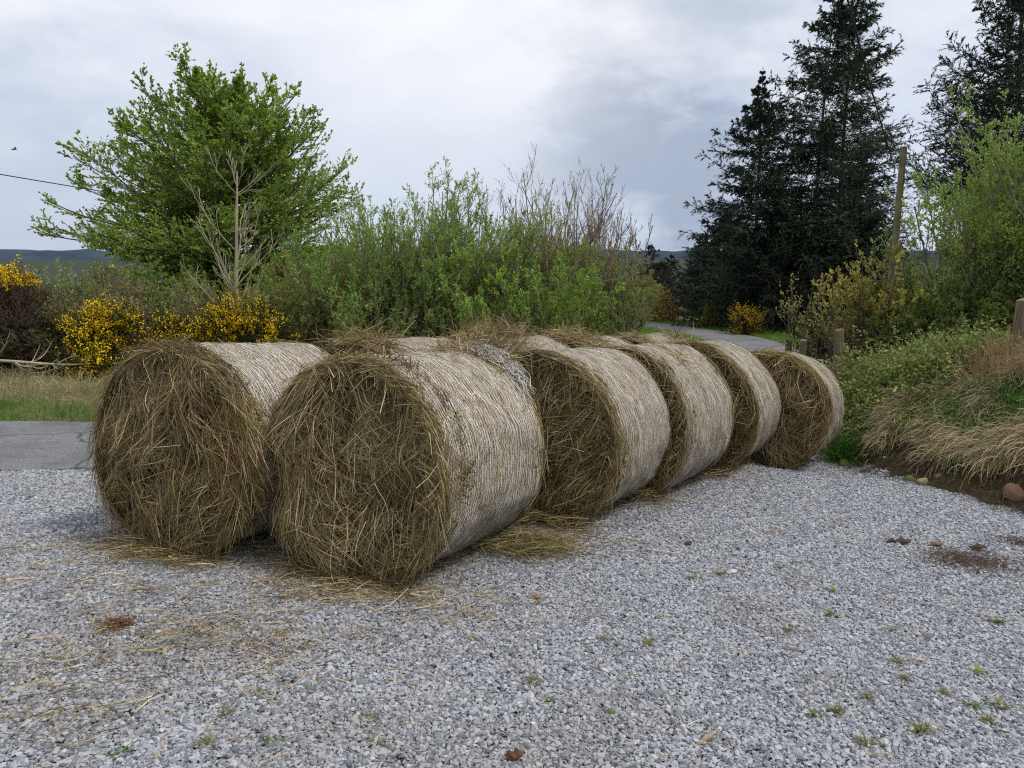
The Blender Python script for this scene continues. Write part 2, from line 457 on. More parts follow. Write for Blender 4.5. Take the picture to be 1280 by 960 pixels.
dirt = np.maximum(dirt, .6 * np.exp(-(((GP[:, 0] + 1.5) / 1.4) ** 2 + ((GP[:, 1] - 3.5) / .6) ** 2)) * (vn2(GP[:, 0], GP[:, 1], 5, 93) > -.2))
at = me.attributes.new('tint', 'FLOAT', 'POINT'); at.data.foreach_set('value', np.clip(dirt, 0, 1).astype(np.float32))
gravel = bpy.data.objects.new('gravel', me); COL.objects.link(gravel); me.materials.append(M_stone)
tag(gravel, 'loose pale blue grey crushed stone chippings covering the yard', 'gravel', kind='stuff')
ng = bpy.data.node_groups.new('gravel_nodes', 'GeometryNodeTree')
ng.interface.new_socket('Geometry', in_out='INPUT', socket_type='NodeSocketGeometry')
ng.interface.new_socket('Geometry', in_out='OUTPUT', socket_type='NodeSocketGeometry')
N = ng.nodes.new; Lk = ng.links.new
gi = N('NodeGroupInput'); go = N('NodeGroupOutput')
join = N('GeometryNodeJoinGeometry')
for k in range(9):
    ico = N('GeometryNodeMeshIcoSphere'); ico.inputs['Radius'].default_value = 1.; ico.inputs['Subdivisions'].default_value = 2 if k < 5 else 1
    pos = N('GeometryNodeInputPosition')
    vor = N('ShaderNodeTexVoronoi'); vor.voronoi_dimensions = '4D'; vor.inputs['Scale'].default_value = .75; vor.inputs['W'].default_value = k * 3.7
    Lk(pos.outputs[0], vor.inputs['Vector'])
    sub = N('ShaderNodeVectorMath'); sub.operation = 'SUBTRACT'; Lk(vor.outputs['Color'], sub.inputs[0]); sub.inputs[1].default_value = (.5, .5, .5)
    scl = N('ShaderNodeVectorMath'); scl.operation = 'SCALE'; Lk(sub.outputs[0], scl.inputs[0]); scl.inputs['Scale'].default_value = .75
    sp = N('GeometryNodeSetPosition'); Lk(ico.outputs['Mesh'], sp.inputs['Geometry']); Lk(scl.outputs[0], sp.inputs['Offset'])
    tr = N('GeometryNodeTransform'); Lk(sp.outputs[0], tr.inputs['Geometry'])
    tr.inputs['Scale'].default_value = ((1.0, 1.25, .9, 1.4, 1.1, 1.3, 1., .9, 1.2)[k], (.8, .9, .75, .85, 1., .7, .9, .8, .95)[k], (.6, .55, .65, .45, .6, .55, .7, .6, .5)[k])
    sm = N('GeometryNodeSetMaterial'); sm.inputs['Material'].default_value = M_stone; Lk(tr.outputs[0], sm.inputs['Geometry'])
    ti = N('GeometryNodeGeometryToInstance'); Lk(sm.outputs[0], ti.inputs[0]); Lk(ti.outputs[0], join.inputs[0])
# hand-sized clusters of separate stones, each stone with its own tone
clus = N('GeometryNodeJoinGeometry')
for k in range(10):
    disc = N('GeometryNodeMeshCircle'); disc.fill_type = 'NGON'; disc.inputs['Radius'].default_value = .062; disc.inputs['Vertices'].default_value = 12
    dp = N('GeometryNodeDistributePointsOnFaces'); dp.distribute_method = 'RANDOM'; dp.inputs['Density'].default_value = 4600.; dp.inputs['Seed'].default_value = k * 17 + 3
    Lk(disc.outputs['Mesh'], dp.inputs['Mesh'])
    rz = N('FunctionNodeRandomValue'); rz.data_type = 'FLOAT_VECTOR'; rz.inputs[0].default_value = (0, 0, -.001); rz.inputs[1].default_value = (0, 0, .008); rz.inputs['Seed'].default_value = 50 + k
    spz = N('GeometryNodeSetPosition'); Lk(dp.outputs['Points'], spz.inputs['Geometry']); Lk(rz.outputs[0], spz.inputs['Offset'])
    io2 = N('GeometryNodeInstanceOnPoints'); io2.inputs['Pick Instance'].default_value = True
    Lk(spz.outputs[0], io2.inputs['Points']); Lk(join.outputs[0], io2.inputs['Instance'])
    rt = N('FunctionNodeRandomValue'); rt.data_type = 'FLOAT_VECTOR'; rt.inputs[0].default_value = (-.6, -.6, 0); rt.inputs[1].default_value = (.6, .6, 6.283); rt.inputs['Seed'].default_value = 90 + k
    Lk(rt.outputs[0], io2.inputs['Rotation'])
    ru = N('FunctionNodeRandomValue'); ru.data_type = 'FLOAT'; ru.inputs[2].default_value = 0.; ru.inputs[3].default_value = 1.; ru.inputs['Seed'].default_value = 130 + k
    pw = N('ShaderNodeMath'); pw.operation = 'POWER'; Lk(ru.outputs[1], pw.inputs[0]); pw.inputs[1].default_value = 2.6
    ma = N('ShaderNodeMath'); ma.operation = 'MULTIPLY_ADD'; Lk(pw.outputs[0], ma.inputs[0]); ma.inputs[1].default_value = .0085; ma.inputs[2].default_value = .0060
    Lk(ma.outputs[0], io2.inputs['Scale'])
    rc = N('FunctionNodeRandomValue'); rc.data_type = 'FLOAT'; rc.inputs['Seed'].default_value = 170 + k
    st = N('GeometryNodeStoreNamedAttribute'); st.data_type = 'FLOAT'; st.domain = 'INSTANCE'; st.inputs['Name'].default_value = 'stone_tone'
    Lk(io2.outputs[0], st.inputs['Geometry']); Lk(rc.outputs[1], st.inputs['Value'])
    rl = N('GeometryNodeRealizeInstances'); Lk(st.outputs[0], rl.inputs[0])
    t2 = N('GeometryNodeGeometryToInstance'); Lk(rl.outputs[0], t2.inputs[0]); Lk(t2.outputs[0], clus.inputs[0])
iop = N('GeometryNodeInstanceOnPoints'); iop.inputs['Pick Instance'].default_value = True
Lk(gi.outputs[0], iop.inputs['Points']); Lk(clus.outputs[0], iop.inputs['Instance'])
rr = N('FunctionNodeRandomValue'); rr.data_type = 'FLOAT_VECTOR'; rr.inputs[0].default_value = (-.06, -.06, 0); rr.inputs[1].default_value = (.06, .06, 6.283)
Lk(rr.outputs[0], iop.inputs['Rotation'])
na = N('GeometryNodeInputNamedAttribute'); na.data_type = 'FLOAT'; na.inputs['Name'].default_value = 'size'
Lk(na.outputs[0], iop.inputs['Scale'])
Lk(iop.outputs[0], go.inputs[0])
md = gravel.modifiers.new('stones', 'NODES'); md.node_group = ng

# ------------------------------------------------------------------ hay
PAL = np.array([(.17, .13, .056), (.41, .31, .15), (.185, .185, .07), (.23, .14, .062), (.58, .49, .30), (.10, .073, .035)])
def hay_cols(n, w=(.25, .27, .18, .12, .08, .10), clump=None):
    w = np.array(w) / np.sum(w); i = rng.choice(len(PAL), n, p=w)
    c = PAL[i] * rng.uniform(.7, 1.3, (n, 1))
    if clump is not None: c = c * (1 + .45 * clump[:, None])
    return c

BR, BW = .648, 1.15
def end_depth(x, z, prm):
    """how far the hay end bulges out of the rim plane (local x right, z up from the axis)"""
    r2 = np.minimum((x * x + z * z) / BR ** 2, 1.3)
    d = .055 * (1 - r2) + (.055 * vnoise(np.stack([x, z, np.full_like(x, prm['seed'])], -1), 3.1, 21) + .045 * vnoise(np.stack([x, z, np.full_like(x, prm['seed'])], -1), 7., 22)) * (1.05 - r2 * .5) - .03 * np.clip(r2 - .78, 0, 1) * 3
    for bx, bz, br, ba in prm.get('bulges', ()):
        d = d + ba * np.exp(-((x - bx) ** 2 + (z - bz) ** 2) / br ** 2)
    return d

def end_strands(mb, sgn, n, prm, wid=.0036):
    """strands on one end; sgn -1 front, +1 back"""
    K = 6
    rr = BR * np.sqrt(rng.random(n)) * 1.0; th = rng.uniform(0, 2 * PI, n)
    x = rr * np.cos(th); z = rr * np.sin(th)
    nz = vnoise(np.stack([x, z, np.full(n, prm['seed'])], -1), 3.4, 31)
    nz2 = vnoise(np.stack([x, z, np.full(n, prm['seed'] + 9.)], -1), 8., 32)
    ang = th + PI / 2 + nz * 1.5 + nz2 * .8 + rng.normal(0, .5, n)
    for (sx_, sz_, sr_) in prm.get('swirls', ()):
        wgt = np.exp(-((x - sx_) ** 2 + (z - sz_) ** 2) / sr_ ** 2); ang = np.where(rng.random(n) < wgt, np.arctan2(z - sz_, x - sx_) + PI / 2 + rng.normal(0, .3, n), ang)
    d = np.stack([np.cos(ang), np.sin(ang)], 1); flip = np.where(d[:, 1] > 0, -1., 1.); d *= flip[:, None]
    L = rng.uniform(.08, .32, n)
    layer = rng.beta(1.2, 1.5, n)
    # loose outer strands: straighter, hanging in tresses
    out = layer > .66
    for (sx_, sz_, sr_) in prm.get('swirls', ()): out &= rng.random(n) > .85 * np.exp(-((x - sx_) ** 2 + (z - sz_) ** 2) / sr_ ** 2)
    tr = vnoise(np.stack([x, z, np.full(n, prm['seed'] + 4.)], -1), 2.6, 33) * 1.5 + rng.normal(0, .75, n) + prm.get('comb', 0.)
    dd = np.stack([np.sin(tr), -np.cos(tr)], 1); d[out] = nrm(d[out] * .35 + dd[out]); L[out] *= 1.35
    s = np.linspace(0, 1, K)[None]
    cx = rng.normal(0, .018, n) * L / .25
    px = x[:, None] + d[:, :1] * L[:, None] * (s - .4) - d[:, 1:] * cx[:, None] * (4 * s * (1 - s))
    pz = z[:, None] + d[:, 1:] * L[:, None] * (s - .4) + d[:, :1] * cx[:, None] * (4 * s * (1 - s)) - (.05 * out)[:, None] * s ** 2
    pr = np.sqrt(px ** 2 + pz ** 2); lim = BR + (.03 if prm['seed'] < 3 else .005) + (.07 if prm['seed'] < 3 else .02) * np.maximum(0, vnoise(np.stack([px / pr, pz / pr, np.full_like(px, prm['seed'] * 2.)], -1), 1.9, 35)) + prm.get('spill', 0) * sstep(.3, 1., -(px * .8 + pz * .6) / pr); k = np.minimum(1, lim / np.maximum(pr, 1e-6)); px *= k; pz *= k
    dep = end_depth(px, pz, prm) - .075 + .10 * layer[:, None] + rng.uniform(.0, .03, (n, 1)) * 4 * s * (1 - s) + rng.normal(0, .028, (n, 1)) * (s - .5) * 2 + (out * rng.uniform(0, .07, n))[:, None] * s
    pz = np.maximum(pz, -BR + .008)
    P = np.stack([px, sgn * (BW / 2 - .045 + dep), pz + BR], -1)
    C = hay_cols(n, prm.get('w', (.25, .27, .18, .12, .08, .10)), nz2) * (.25 + 1.05 * layer ** 1.3)[:, None]  # deeper strands coloured darker: shade between the strands painted in
    if prm.get('rust'): C *= 1 + np.outer(sstep(.22, .5, x) * sstep(-.35, .1, z), [.05, -.12, -.22])
    pale = rng.random(n) < .06; C[pale] = vcol((.50, .43, .28), pale.sum(), .2)
    mb.ribbons(P, rng.uniform(.6, 1.5, n) * wid, C, side=rvec(n) + np.array([0, 1.2 * sgn, 0]))

def rim_strands(mb, sgn, n, prm, wid=.0036, over=.10):
    """hay wrapped round the shoulder between net and end"""
    K = 6; th = rng.uniform(0, 2 * PI, n); L = rng.uniform(.10, .36, n)
    s = np.linspace(0, 1, K)[None]
    t0 = th[:, None] + np.where(rng.random(n) < .5, 1, -1)[:, None] * (L[:, None] / BR) * (s - .4)
    y0 = rng.beta(1.2, 1.8, n) * over
    y = (BW / 2 + .01) - y0[:, None] + rng.normal(0, .03, (n, 1)) * (s - .5) * 2
    dr = BR + .004 - 2.6 * np.clip(y - (BW / 2 - .06), 0, 1) ** 2 * 3 + rng.uniform(-.01, .018, (n, 1)) + (rng.random(n) < .16)[:, None] * rng.uniform(.01, .10, (n, 1)) * s ** 2
    px = dr * np.cos(t0); pz = np.maximum(dr * np.sin(t0), -BR + .008)
    P = np.stack([px, sgn * y, pz + BR], -1)
    nz = vnoise(np.stack([np.cos(th), np.sin(th), np.full(n, prm['seed'])], -1), 4., 41)
    mb.ribbons(P, rng.uniform(.6, 1.5, n) * wid, hay_cols(n, prm.get('w', (.25, .27, .18, .12, .08, .10)), nz), side=rvec(n))

def shag(mb, n, prm, wid):
    """hairs standing off the front rim"""
    th = rng.uniform(0, 2 * PI, n); K = 5; s = np.linspace(0, 1, K)[None, :, None]
    r0 = BR - .02; st = np.stack([r0 * np.cos(th), np.full(n, -BW / 2) + rng.uniform(-.05, .03, n), r0 * np.sin(th)], 1)
    tg = np.stack([-np.sin(th), 0 * th, np.cos(th)], 1) * np.where(np.cos(th) > 0, -1, 1)[:, None]
    d = nrm(np.stack([np.cos(th), np.full(n, -.25), np.sin(th)], 1) * rng.uniform(.15, .6, (n, 1)) + tg + rng.normal(0, .25, (n, 3)))
    L = rng.uniform(.05, .2, n)[:, None, None]
    P = st[:, None] + d[:, None] * L * s - np.array([0, 0, .25]) * L * s ** 2; P[..., 2] = np.maximum(P[..., 2] + BR, .006)
    mb.ribbons(P, rng.uniform(.6, 1.2, n) * wid, hay_cols(n))
def core_mesh(prm):
    mb = MB(); nth = 72; th = np.arange(nth) / nth * 2 * PI
    rings = []
    rf = np.array([0.02, .15, .3, .45, .6, .75, .87, .95, 1.0]) * (BR - .02)
    for r in rf:
        x = r * np.cos(th); z = r * np.sin(th); rings.append(np.stack([x, -(BW / 2 - .12 + end_depth(x, z, prm)), z], 1))
    for y in (-.4, -.2, 0, .2, .4): rings.append(np.stack([(BR - .025) * np.cos(th), np.full(nth, y), (BR - .025) * np.sin(th)], 1))
    for r in rf[::-1]:
        x = r * np.cos(th); z = r * np.sin(th); rings.append(np.stack([x, (BW / 2 - .12 + end_depth(x, z, prm)), z], 1))
    V = np.array(rings); V[..., 2] = np.maximum(V[..., 2], -BR + .012) + BR
    m = len(rings); idx = np.arange(m * nth).reshape(m, nth); j = np.roll(idx, -1, 1)
    mb.add(V, np.stack([idx[:-1], j[:-1], j[1:], idx[1:]], -1).reshape(-1, 4))
    return mb

def net_r(th, y, seed):
    """netted surface radius"""
    th, y = np.broadcast_arrays(th, y)
    q = np.stack([np.cos(th) * .65, y, np.sin(th) * .65], -1)
    e = np.clip(np.abs(y) - (BW / 2 - .11), 0, 1)
    return BR + .017 * vnoise(q, 4.5, seed) + .009 * vnoise(q, 13., seed + 1) - 2.0 * e ** 2 + .006

def net_mesh(name, parent, prm, y0, y1):
    seed = prm['seed']; nth, ny = 180, 30
    th = np.linspace(0, 2 * PI, nth + 1) - PI / 2; y = np.linspace(y0, y1, ny)
    TH, YY = np.meshgrid(th, y, indexing='ij')
    YY = YY + .012 * vnoise(np.stack([np.cos(TH), np.sin(TH), YY * 0 + seed], -1), 5., 51)
    r = net_r(TH, YY, seed)
    V = np.stack([r * np.cos(TH), YY, np.maximum(r * np.sin(TH), -BR + .006) + BR], -1)
    idx = np.arange((nth + 1) * ny).reshape(nth + 1, ny)
    F = np.stack([idx[:-1, :-1], idx[1:, :-1], idx[1:, 1:], idx[:-1, 1:]], -1).reshape(-1, 4)
    mb = MB(); mb.add(V, F, (.4, .34, .24))
    o = mb.build(name, M_net, parent, smooth=True)
    uv = o.data.uv_layers.new(name='UV')
    li = np.empty(len(o.data.loops), np.int32); o.data.loops.foreach_get('vertex_index', li)
    UV = np.stack([(TH + PI / 2) * BR + seed * 3.3, YY + seed * 1.7], -1).reshape(-1, 2)
    uv.data.foreach_set('uv', UV[li].astype(np.float32).ravel())
    return o

def net_threads(prm, y0, y1, nthr, wid, nst):
    """white net threads lying on the bale, and straw ends poking through"""
    seed = prm['seed']; mb = MB(); K = 40
    # layers of netting: pairs of long threads with a zigzag between, broken where straw lies over them
    K = 190; s = np.linspace(0, 1, K)[None]; TH = -PI / 2 + 2 * PI * s
    def lay(YY, w, keep, sd2):
        r = net_r(np.broadcast_to(TH, YY.shape), YY, seed) + .0035 + .002 * rng.random((len(YY), 1))
        P = np.stack([r * np.cos(TH), YY, np.maximum(r * np.sin(TH), -BR + .006) + BR], -1)
        vis = vnoise(np.stack([np.cos(TH) * 8 + 0 * YY, YY * 40, np.sin(TH) * 8 + 0 * YY], -1), 1.4, sd2) > keep
        W = np.where(vis, w, 0.) * rng.uniform(.7, 1.3, (len(YY), 1))
        n = len(YY); S = np.tile(np.array([0., 1, 0]), (n, K, 1))
        V = np.stack([P - S * W[..., None] / 2, P + S * W[..., None] / 2], 2)
        a = (np.arange(n)[:, None] * K + np.arange(K - 1)[None]) * 2; ok = vis[:, 1:] & vis[:, :-1]
        F = np.stack([a, a + 1, a + 3, a + 2], -1)[ok]
        C = np.repeat((np.array([.76, .745, .70]) * rng.uniform(.65, 1.1, (n, K, 1))).reshape(-1, 3), 2, 0)
        mb.add(V, F, C)
    for layer in range(prm.get('layers', 3)):
        sp_ = rng.uniform(.026, .034); yc = np.arange(y0 + rng.uniform(.004, sp_), y1 - .005, sp_); slope = rng.normal(0, .035)
        W0 = yc[:, None] + slope * (s - .5) + .006 * vnoise(np.stack([np.cos(TH) + 0 * yc[:, None], np.sin(TH) + 0 * yc[:, None], np.broadcast_to(yc[:, None] * 6, (len(yc), K))], -1), 5., seed + 3 + layer)
        lay(np.clip(W0, y0, y1), wid * 1.25, -.32, seed + layer)
        zz = (np.arange(K) % 2)[None] * sp_
        lay(np.clip(W0 + zz, y0, y1), wid * .8, -.2, seed + 7 + layer)
    # straw
    K = 4; th = rng.uniform(-PI / 2, 1.5 * PI, nst); yc = rng.uniform(y0, y1, nst); L = rng.uniform(.03, .12, nst)
    ang = rng.normal(0, .45, nst); s = np.linspace(-.5, .5, K)[None]
    TH = th[:, None] + L[:, None] * np.cos(ang)[:, None] * s / BR; YY = yc[:, None] + L[:, None] * np.sin(ang)[:, None] * s
    lift = np.where(rng.random(nst) < .06, rng.uniform(.01, .04, nst), 0)
    r = net_r(TH, YY, seed) + .003 + .003 * rng.random((nst, 1)) + lift[:, None] * (s + .5)
    P = np.stack([r * np.cos(TH), YY, np.maximum(r * np.sin(TH), -BR + .006) + BR], -1)
    out = np.stack([np.cos(th), np.zeros(nst), np.sin(th)], -1)
    cl = vnoise(np.stack([np.cos(th), np.sin(th), yc], -1), 5., seed)
    C = hay_cols(nst, (.10, .38, .06, .14, .28, .06), cl * .6)
    mb.ribbons(P, rng.uniform(.6, 1.4, nst) * wid * 1.35, C, side=out)
    return mb

def tuft_mesh(n, spots, seed, wid=.0036, w=(.26, .28, .10, .14, .16, .10)):
    """ragged heap of loose hay lying on the bale; spots: (theta_deg, y, radius, height, stick_up)"""
    mb = MB()
    for (td, yc, rad, hgt, up) in spots:
        K = 6; m = int(n * rad / .3)
        th0 = R_(td); a = rng.normal(0, 1, (m, 2)) * np.array([rad * .62, rad * .55])
        th = th0 + a[:, 0] / BR; y = yc + a[:, 1]
        hh = hgt * np.exp(-(a ** 2).sum(1) / (rad * .9) ** 2)
        base = BR + hh * rng.beta(1.2, 1, m)
        L = rng.uniform(.08, .3, m)
        e_th = np.stack([-np.sin(th), np.zeros(m), np.cos(th)], 1); e_r = np.stack([np.cos(th), np.zeros(m), np.sin(th)], 1); e_y = np.tile([0., 1, 0], (m, 1))
        ph = rng.uniform(0, 2 * PI, m); el = np.abs(rng.normal(0, .22, m)) + np.where(rng.random(m) < up, rng.uniform(.4, 1.3, m), 0)
        d = nrm(e_th * (np.cos(ph) * np.cos(el))[:, None] + e_y * (np.sin(ph) * np.cos(el))[:, None] + e_r * np.sin(el)[:, None])
        s = np.linspace(0, 1, K)[None, :, None]
        c0 = e_r * base[:, None] + e_y * y[:, None]
        P = c0[:, None] + d[:, None] * L[:, None, None] * s - e_r[:, None] * (.5 * L ** 1.5 * rng.random(m))[:, None, None] * s ** 2 * .6 + rvec(m)[:, None] * .03 * (s * (1 - s) * 4)
        rr = np.sqrt(P[..., 0] ** 2 + P[..., 2] ** 2); k = np.maximum(1, (BR + .01) / rr); P[..., 0] *= k; P[..., 2] *= k
        P[..., 2] = np.maximum(P[..., 2] + BR, .01)
        mb.ribbons(P, rng.uniform(.6, 1.5, m) * wid, hay_cols(m, w, vnoise(np.stack([th * BR, y, y * 0 + seed], -1), 9., 3)))
    return mb

def make_bale(x, y, yaw, prm, label, nf=6000, nb=600, nthr=420, nst=2600, wid=.0036, tufts=(), nt=500):
    a2 = np.array([math.sin(yaw), math.cos(yaw)]); e = .3
    z = float(G(x, y))
    a = np.array([a2[0], a2[1], float(G(x + a2[0] * e, y + a2[1] * e) - G(x - a2[0] * e, y - a2[1] * e)) / (2 * e)]); a /= np.linalg.norm(a)
    s = np.array([math.cos(yaw), -math.sin(yaw), 0.]); up = np.cross(s, a)
    root = thing('hay_bale', (0, 0, 0), label, 'hay bale', 'round hay bales in two rows on the gravel')
    M = Matrix(((s[0], a[0], up[0], x), (s[1], a[1], up[1], y), (s[2], a[2], up[2], z), (0, 0, 0, 1)))
    roll = Matrix.Rotation(prm.get('roll', 0), 4, 'Y')
    root.matrix_world = M
    y0, y1 = -BW / 2 - .015 + prm.get('nf', .0), BW / 2 - .01
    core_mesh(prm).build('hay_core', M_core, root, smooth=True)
    net = net_mesh('net_wrap', root, prm, y0, y1)
    net_threads(prm, y0, y1, nthr, wid * .68, nst).build('net_strand', M_threads, net)
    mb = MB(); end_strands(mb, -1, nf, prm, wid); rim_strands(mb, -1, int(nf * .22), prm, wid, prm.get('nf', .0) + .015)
    if nf > 6500: shag(mb, int(nf * .05), prm, wid)
    if prm.get('front_over'): rim_strands(mb, -1, int(nf * .25), prm, wid, prm['front_over'])
    mb.build('hay_end', M_hay, root)
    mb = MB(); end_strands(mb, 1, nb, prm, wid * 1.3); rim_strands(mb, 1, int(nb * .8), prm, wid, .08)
    mb.build('hay_end', M_hay, root)
    if tufts:
        tuft_mesh(nt, tufts, prm['seed'], wid).build('loose_hay_tuft', M_hay, root)
    # settle the bale: wider low down, flat where it rests, a little out of round
    sg = prm.get('sag', .05); rs = np.random.default_rng(prm['seed'] + 100); ph, am = rs.uniform(0, 6.28), rs.uniform(.006, .016)
    for o in root.children_recursive:
        me = o.data; n = len(me.vertices); co = np.empty(n * 3, np.float32); me.vertices.foreach_get('co', co); co = co.reshape(-1, 3)
        h = co[:, 2] / (2 * BR); th = np.arctan2(co[:, 2] - BR, co[:, 0]); f = 1 + am * np.sin(2 * th + ph) + am * .7 * np.sin(3 * th + ph * 2)
        x = co[:, 0] * f * (1 + sg * (1 - h) * sstep(0, .25, h)); z = (co[:, 2] - BR) * f + BR
        z = np.maximum(z - .032, 0) + .003 * np.clip(co[:, 2], 0, 1); co[:, 0] = x; co[:, 2] = z * (1 + .6 * am)
        me.vertices.foreach_set('co', co.ravel()); me.update()
    return root

Wd = R_
b1 = make_bale(-.66, 4.70, R_(29.5), dict(seed=1, swirls=((.12, -.05, .24),), comb=-.25, spill=.07, bulges=((-.22, -.36, .36, .15), (.28, .36, .26, -.10), (-.46, .12, .2, .12))), 'nearest hay bale, its big ragged end bulging towards the camera', nf=17000, nb=1500, nthr=900, nst=5200, tufts=((88, .50, .22, .07, .25), (70, .56, .16, .05, .2)), nt=420)
bA = make_bale(-1.87, 5.04, R_(26), dict(seed=2, swirls=((.05, -.12, .34),), bulges=((.1, -.1, .45, .05),), w=(.30, .20, .16, .22, .05, .12), nf=.05, front_over=.17, rust=1), 'leftmost hay bale of the back row, with a smooth dark brown end beside the road', nf=15000, nb=600, nthr=650, nst=3600)
b2 = make_bale(.43, 6.0, R_(29.5), dict(seed=3, w=(.27, .28, .22, .12, .06, .10)), 'second hay bale of the front row, its shaggy end behind the nearest bale', nf=9500, nb=1200, nthr=800, nst=4200, tufts=((118, -.56, .16, .05, .2), (165, -.5, .3, .06, .2), (200, -.56, .3, .06, .1)), nt=450)
b3 = make_bale(1.19, 6.9, R_(33.5), dict(seed=4, w=(.24, .30, .20, .14, .08, .08)), 'third hay bale of the front row, with golden straw showing through its net', nf=5500, nb=900, nthr=700, nst=3800, tufts=((120, -.55, .14, .03, .15), (60, -.1, .14, .012, .1)), nt=300)
b4 = make_bale(2.0, 7.93, R_(30.5), dict(seed=5, nf=.05, front_over=.16, w=(.34, .20, .20, .10, .05, .14)), 'fourth front row bale, with a thick dark ring of hay at its edge', nf=5000, nb=700, nthr=550, nst=2800, tufts=((108, -.54, .16, .03, .1),), nt=260)
b5 = make_bale(3.0, 8.66, R_(31), dict(seed=6, nf=.06, front_over=.2, w=(.30, .26, .10, .18, .06, .12)), 'farthest front row bale, its brown swirled end beside the grassy bank', nf=6000, nb=600, nthr=450, nst=2200)
bB = make_bale(-.92, 6.22, R_(31), dict(seed=7, layers=2, front_over=.15), 'second back row bale, a low dark hay tuft showing behind the nearest pair', nf=3000, nb=500, nthr=450, nst=2200, tufts=((92, -.5, .2, .09, .1), (70, -.52, .14, .06, .1)), nt=520)
bC = make_bale(-.02, 7.32, R_(30), dict(seed=8, layers=2), 'middle hay bale of the back row, with pale loose straw sticking up on top', nf=2500, nb=500, nthr=400, nst=2000, tufts=((92, -.52, .26, .15, .25), (72, -.47, .24, .19, .45)), nt=560)
bD = make_bale(.82, 8.36, R_(32), dict(seed=9, layers=2, front_over=.2), 'fourth back row bale, with a heaped crest of matted hay on top', nf=2500, nb=400, nthr=350, nst=1800, tufts=((90, -.48, .24, .13, .07), (72, -.38, .2, .11, .07), (108, -.45, .2, .08, .1)), nt=560)
bE = make_bale(1.62, 9.44, R_(31), dict(seed=10, layers=2, front_over=.18), 'farthest back row bale, just showing over the third and fourth front bales', nf=2200, nb=400, nthr=300, nst=1500, tufts=((90, -.48, .22, .05, .08), (70, .45, .16, .05, .2)), nt=380)

# torn loop of loose netting on the nearest bale's back shoulder
mb = MB(); n = 130; K = 14; s = np.linspace(0, 1, K)[None]
th = R_(42) + rng.random(n) * R_(52); yb = .42 + rng.random(n) * .17
TH = th[:, None] + rng.normal(0, .16, (n, 1)) * (s - .5) - .25 * s; YY = yb[:, None] + rng.normal(0, .05, (n, 1)) * (s - .5) + .02 * np.sin(s * 9 + th[:, None] * 5)
r = BR + .012 + .05 * np.sin(np.clip((TH - R_(28)) / R_(70), 0, 1) * PI) * sstep(.40, .56, YY) + rng.uniform(0, .012, (n, 1))
mb.ribbons(np.stack([r * np.cos(TH), YY, r * np.sin(TH) + BR], -1), np.full((n, K), .0026), np.array([.66, .65, .61]) * rng.uniform(.7, 1.1, (n, 1)))
mb.build('torn_net', M_threads, b1)

# ------------------------------------------------------------------ loose hay lying on the gravel (uncountable)
def px2ground(px, py):
    a = (px - 640) / F_PX; u = (480 - py) / F_PX
    d = np.array([a, math.cos(pitch) + u * math.sin(pitch), -math.sin(pitch) + u * math.cos(pitch)])
    t = 1.
    for _ in range(60): t = t + (CAM_H + d[2] * t - float(G(d[0] * t, d[1] * t))) / (-d[2] + .08)
    return np.array([d[0] * t, d[1] * t])
def ground_strands(mb, n, pts, L=(.08, .32), h=.02, wid=.004, w=(.16, .34, .12, .18, .14, .06), dirs=None, spread=.6):
    K = 5; s = np.linspace(0, 1, K)[None]
    ang = rng.uniform(0, 2 * PI, n) if dirs is None else dirs + rng.normal(0, spread, n)
    l = rng.uniform(*L, n); d = np.stack([np.cos(ang), np.sin(ang)], 1)
    bend = rng.normal(0, .08, n) * l / .2
    XY = pts[:, None] + d[:, None] * (l[:, None] * (s - .5))[..., None] + np.stack([-d[:, 1], d[:, 0]], 1)[:, None] * (bend[:, None] * 4 * s * (1 - s))[..., None]
    Zz = G(XY[..., 0], XY[..., 1]) + .016 + rng.random((n, 1)) * h + rng.normal(0, .3, (n, 1)) * h * (s - .5)
    Zz = np.maximum(Zz, G(XY[..., 0], XY[..., 1]) + .014)
    mb.ribbons(np.concatenate([XY, Zz[..., None]], -1), rng.uniform(.6, 1.4, n) * wid, hay_cols(n, w))
mb = MB()
def skirt(bx, by, yaw, n, side, rad, h=.05):
    """hay fallen along the foot of a bale; side: 'front' or 'right'"""
    a = np.array([math.sin(yaw), math.cos(yaw)]); r = np.array([math.cos(yaw), -math.sin(yaw)])
    if side == 'front':
        p = np.array([bx, by]) - a * (BW / 2 + .03) + rng.normal(0, .26, (n, 1)) * r - np.abs(rng.normal(0, rad, (n, 1))) * a
    else:
        p = np.array([bx, by]) + rng.uniform(-BW / 2, BW / 2, (n, 1)) * a + (.22 + np.abs(rng.normal(0, rad, (n, 1)))) * r
    ground_strands(mb, n, p, h=h, w=(.3, .26, .2, .1, .08, .06))
skirt(-.61, 4.77, R_(29.5), 650, 'front', .13); skirt(-1.87, 5.04, R_(26), 420, 'front', .10)
skirt(-.61, 4.77, R_(29.5), 350, 'right', .10)
for q_ in ((.43, 6.0, 29.5), (1.19, 6.9, 33.5), (2., 7.93, 30.5)): skirt(q_[0], q_[1], R_(q_[2]), 260, 'right', .08); skirt(q_[0], q_[1], R_(q_[2]), 500, 'front', .10, .12)
c = px2ground(660, 690); ground_strands(mb, 800, c + rng.normal(0, 1, (800, 2)) * [.17, .10], (.1, .36), .10, w=(.3, .2, .34, .06, .06, .04))
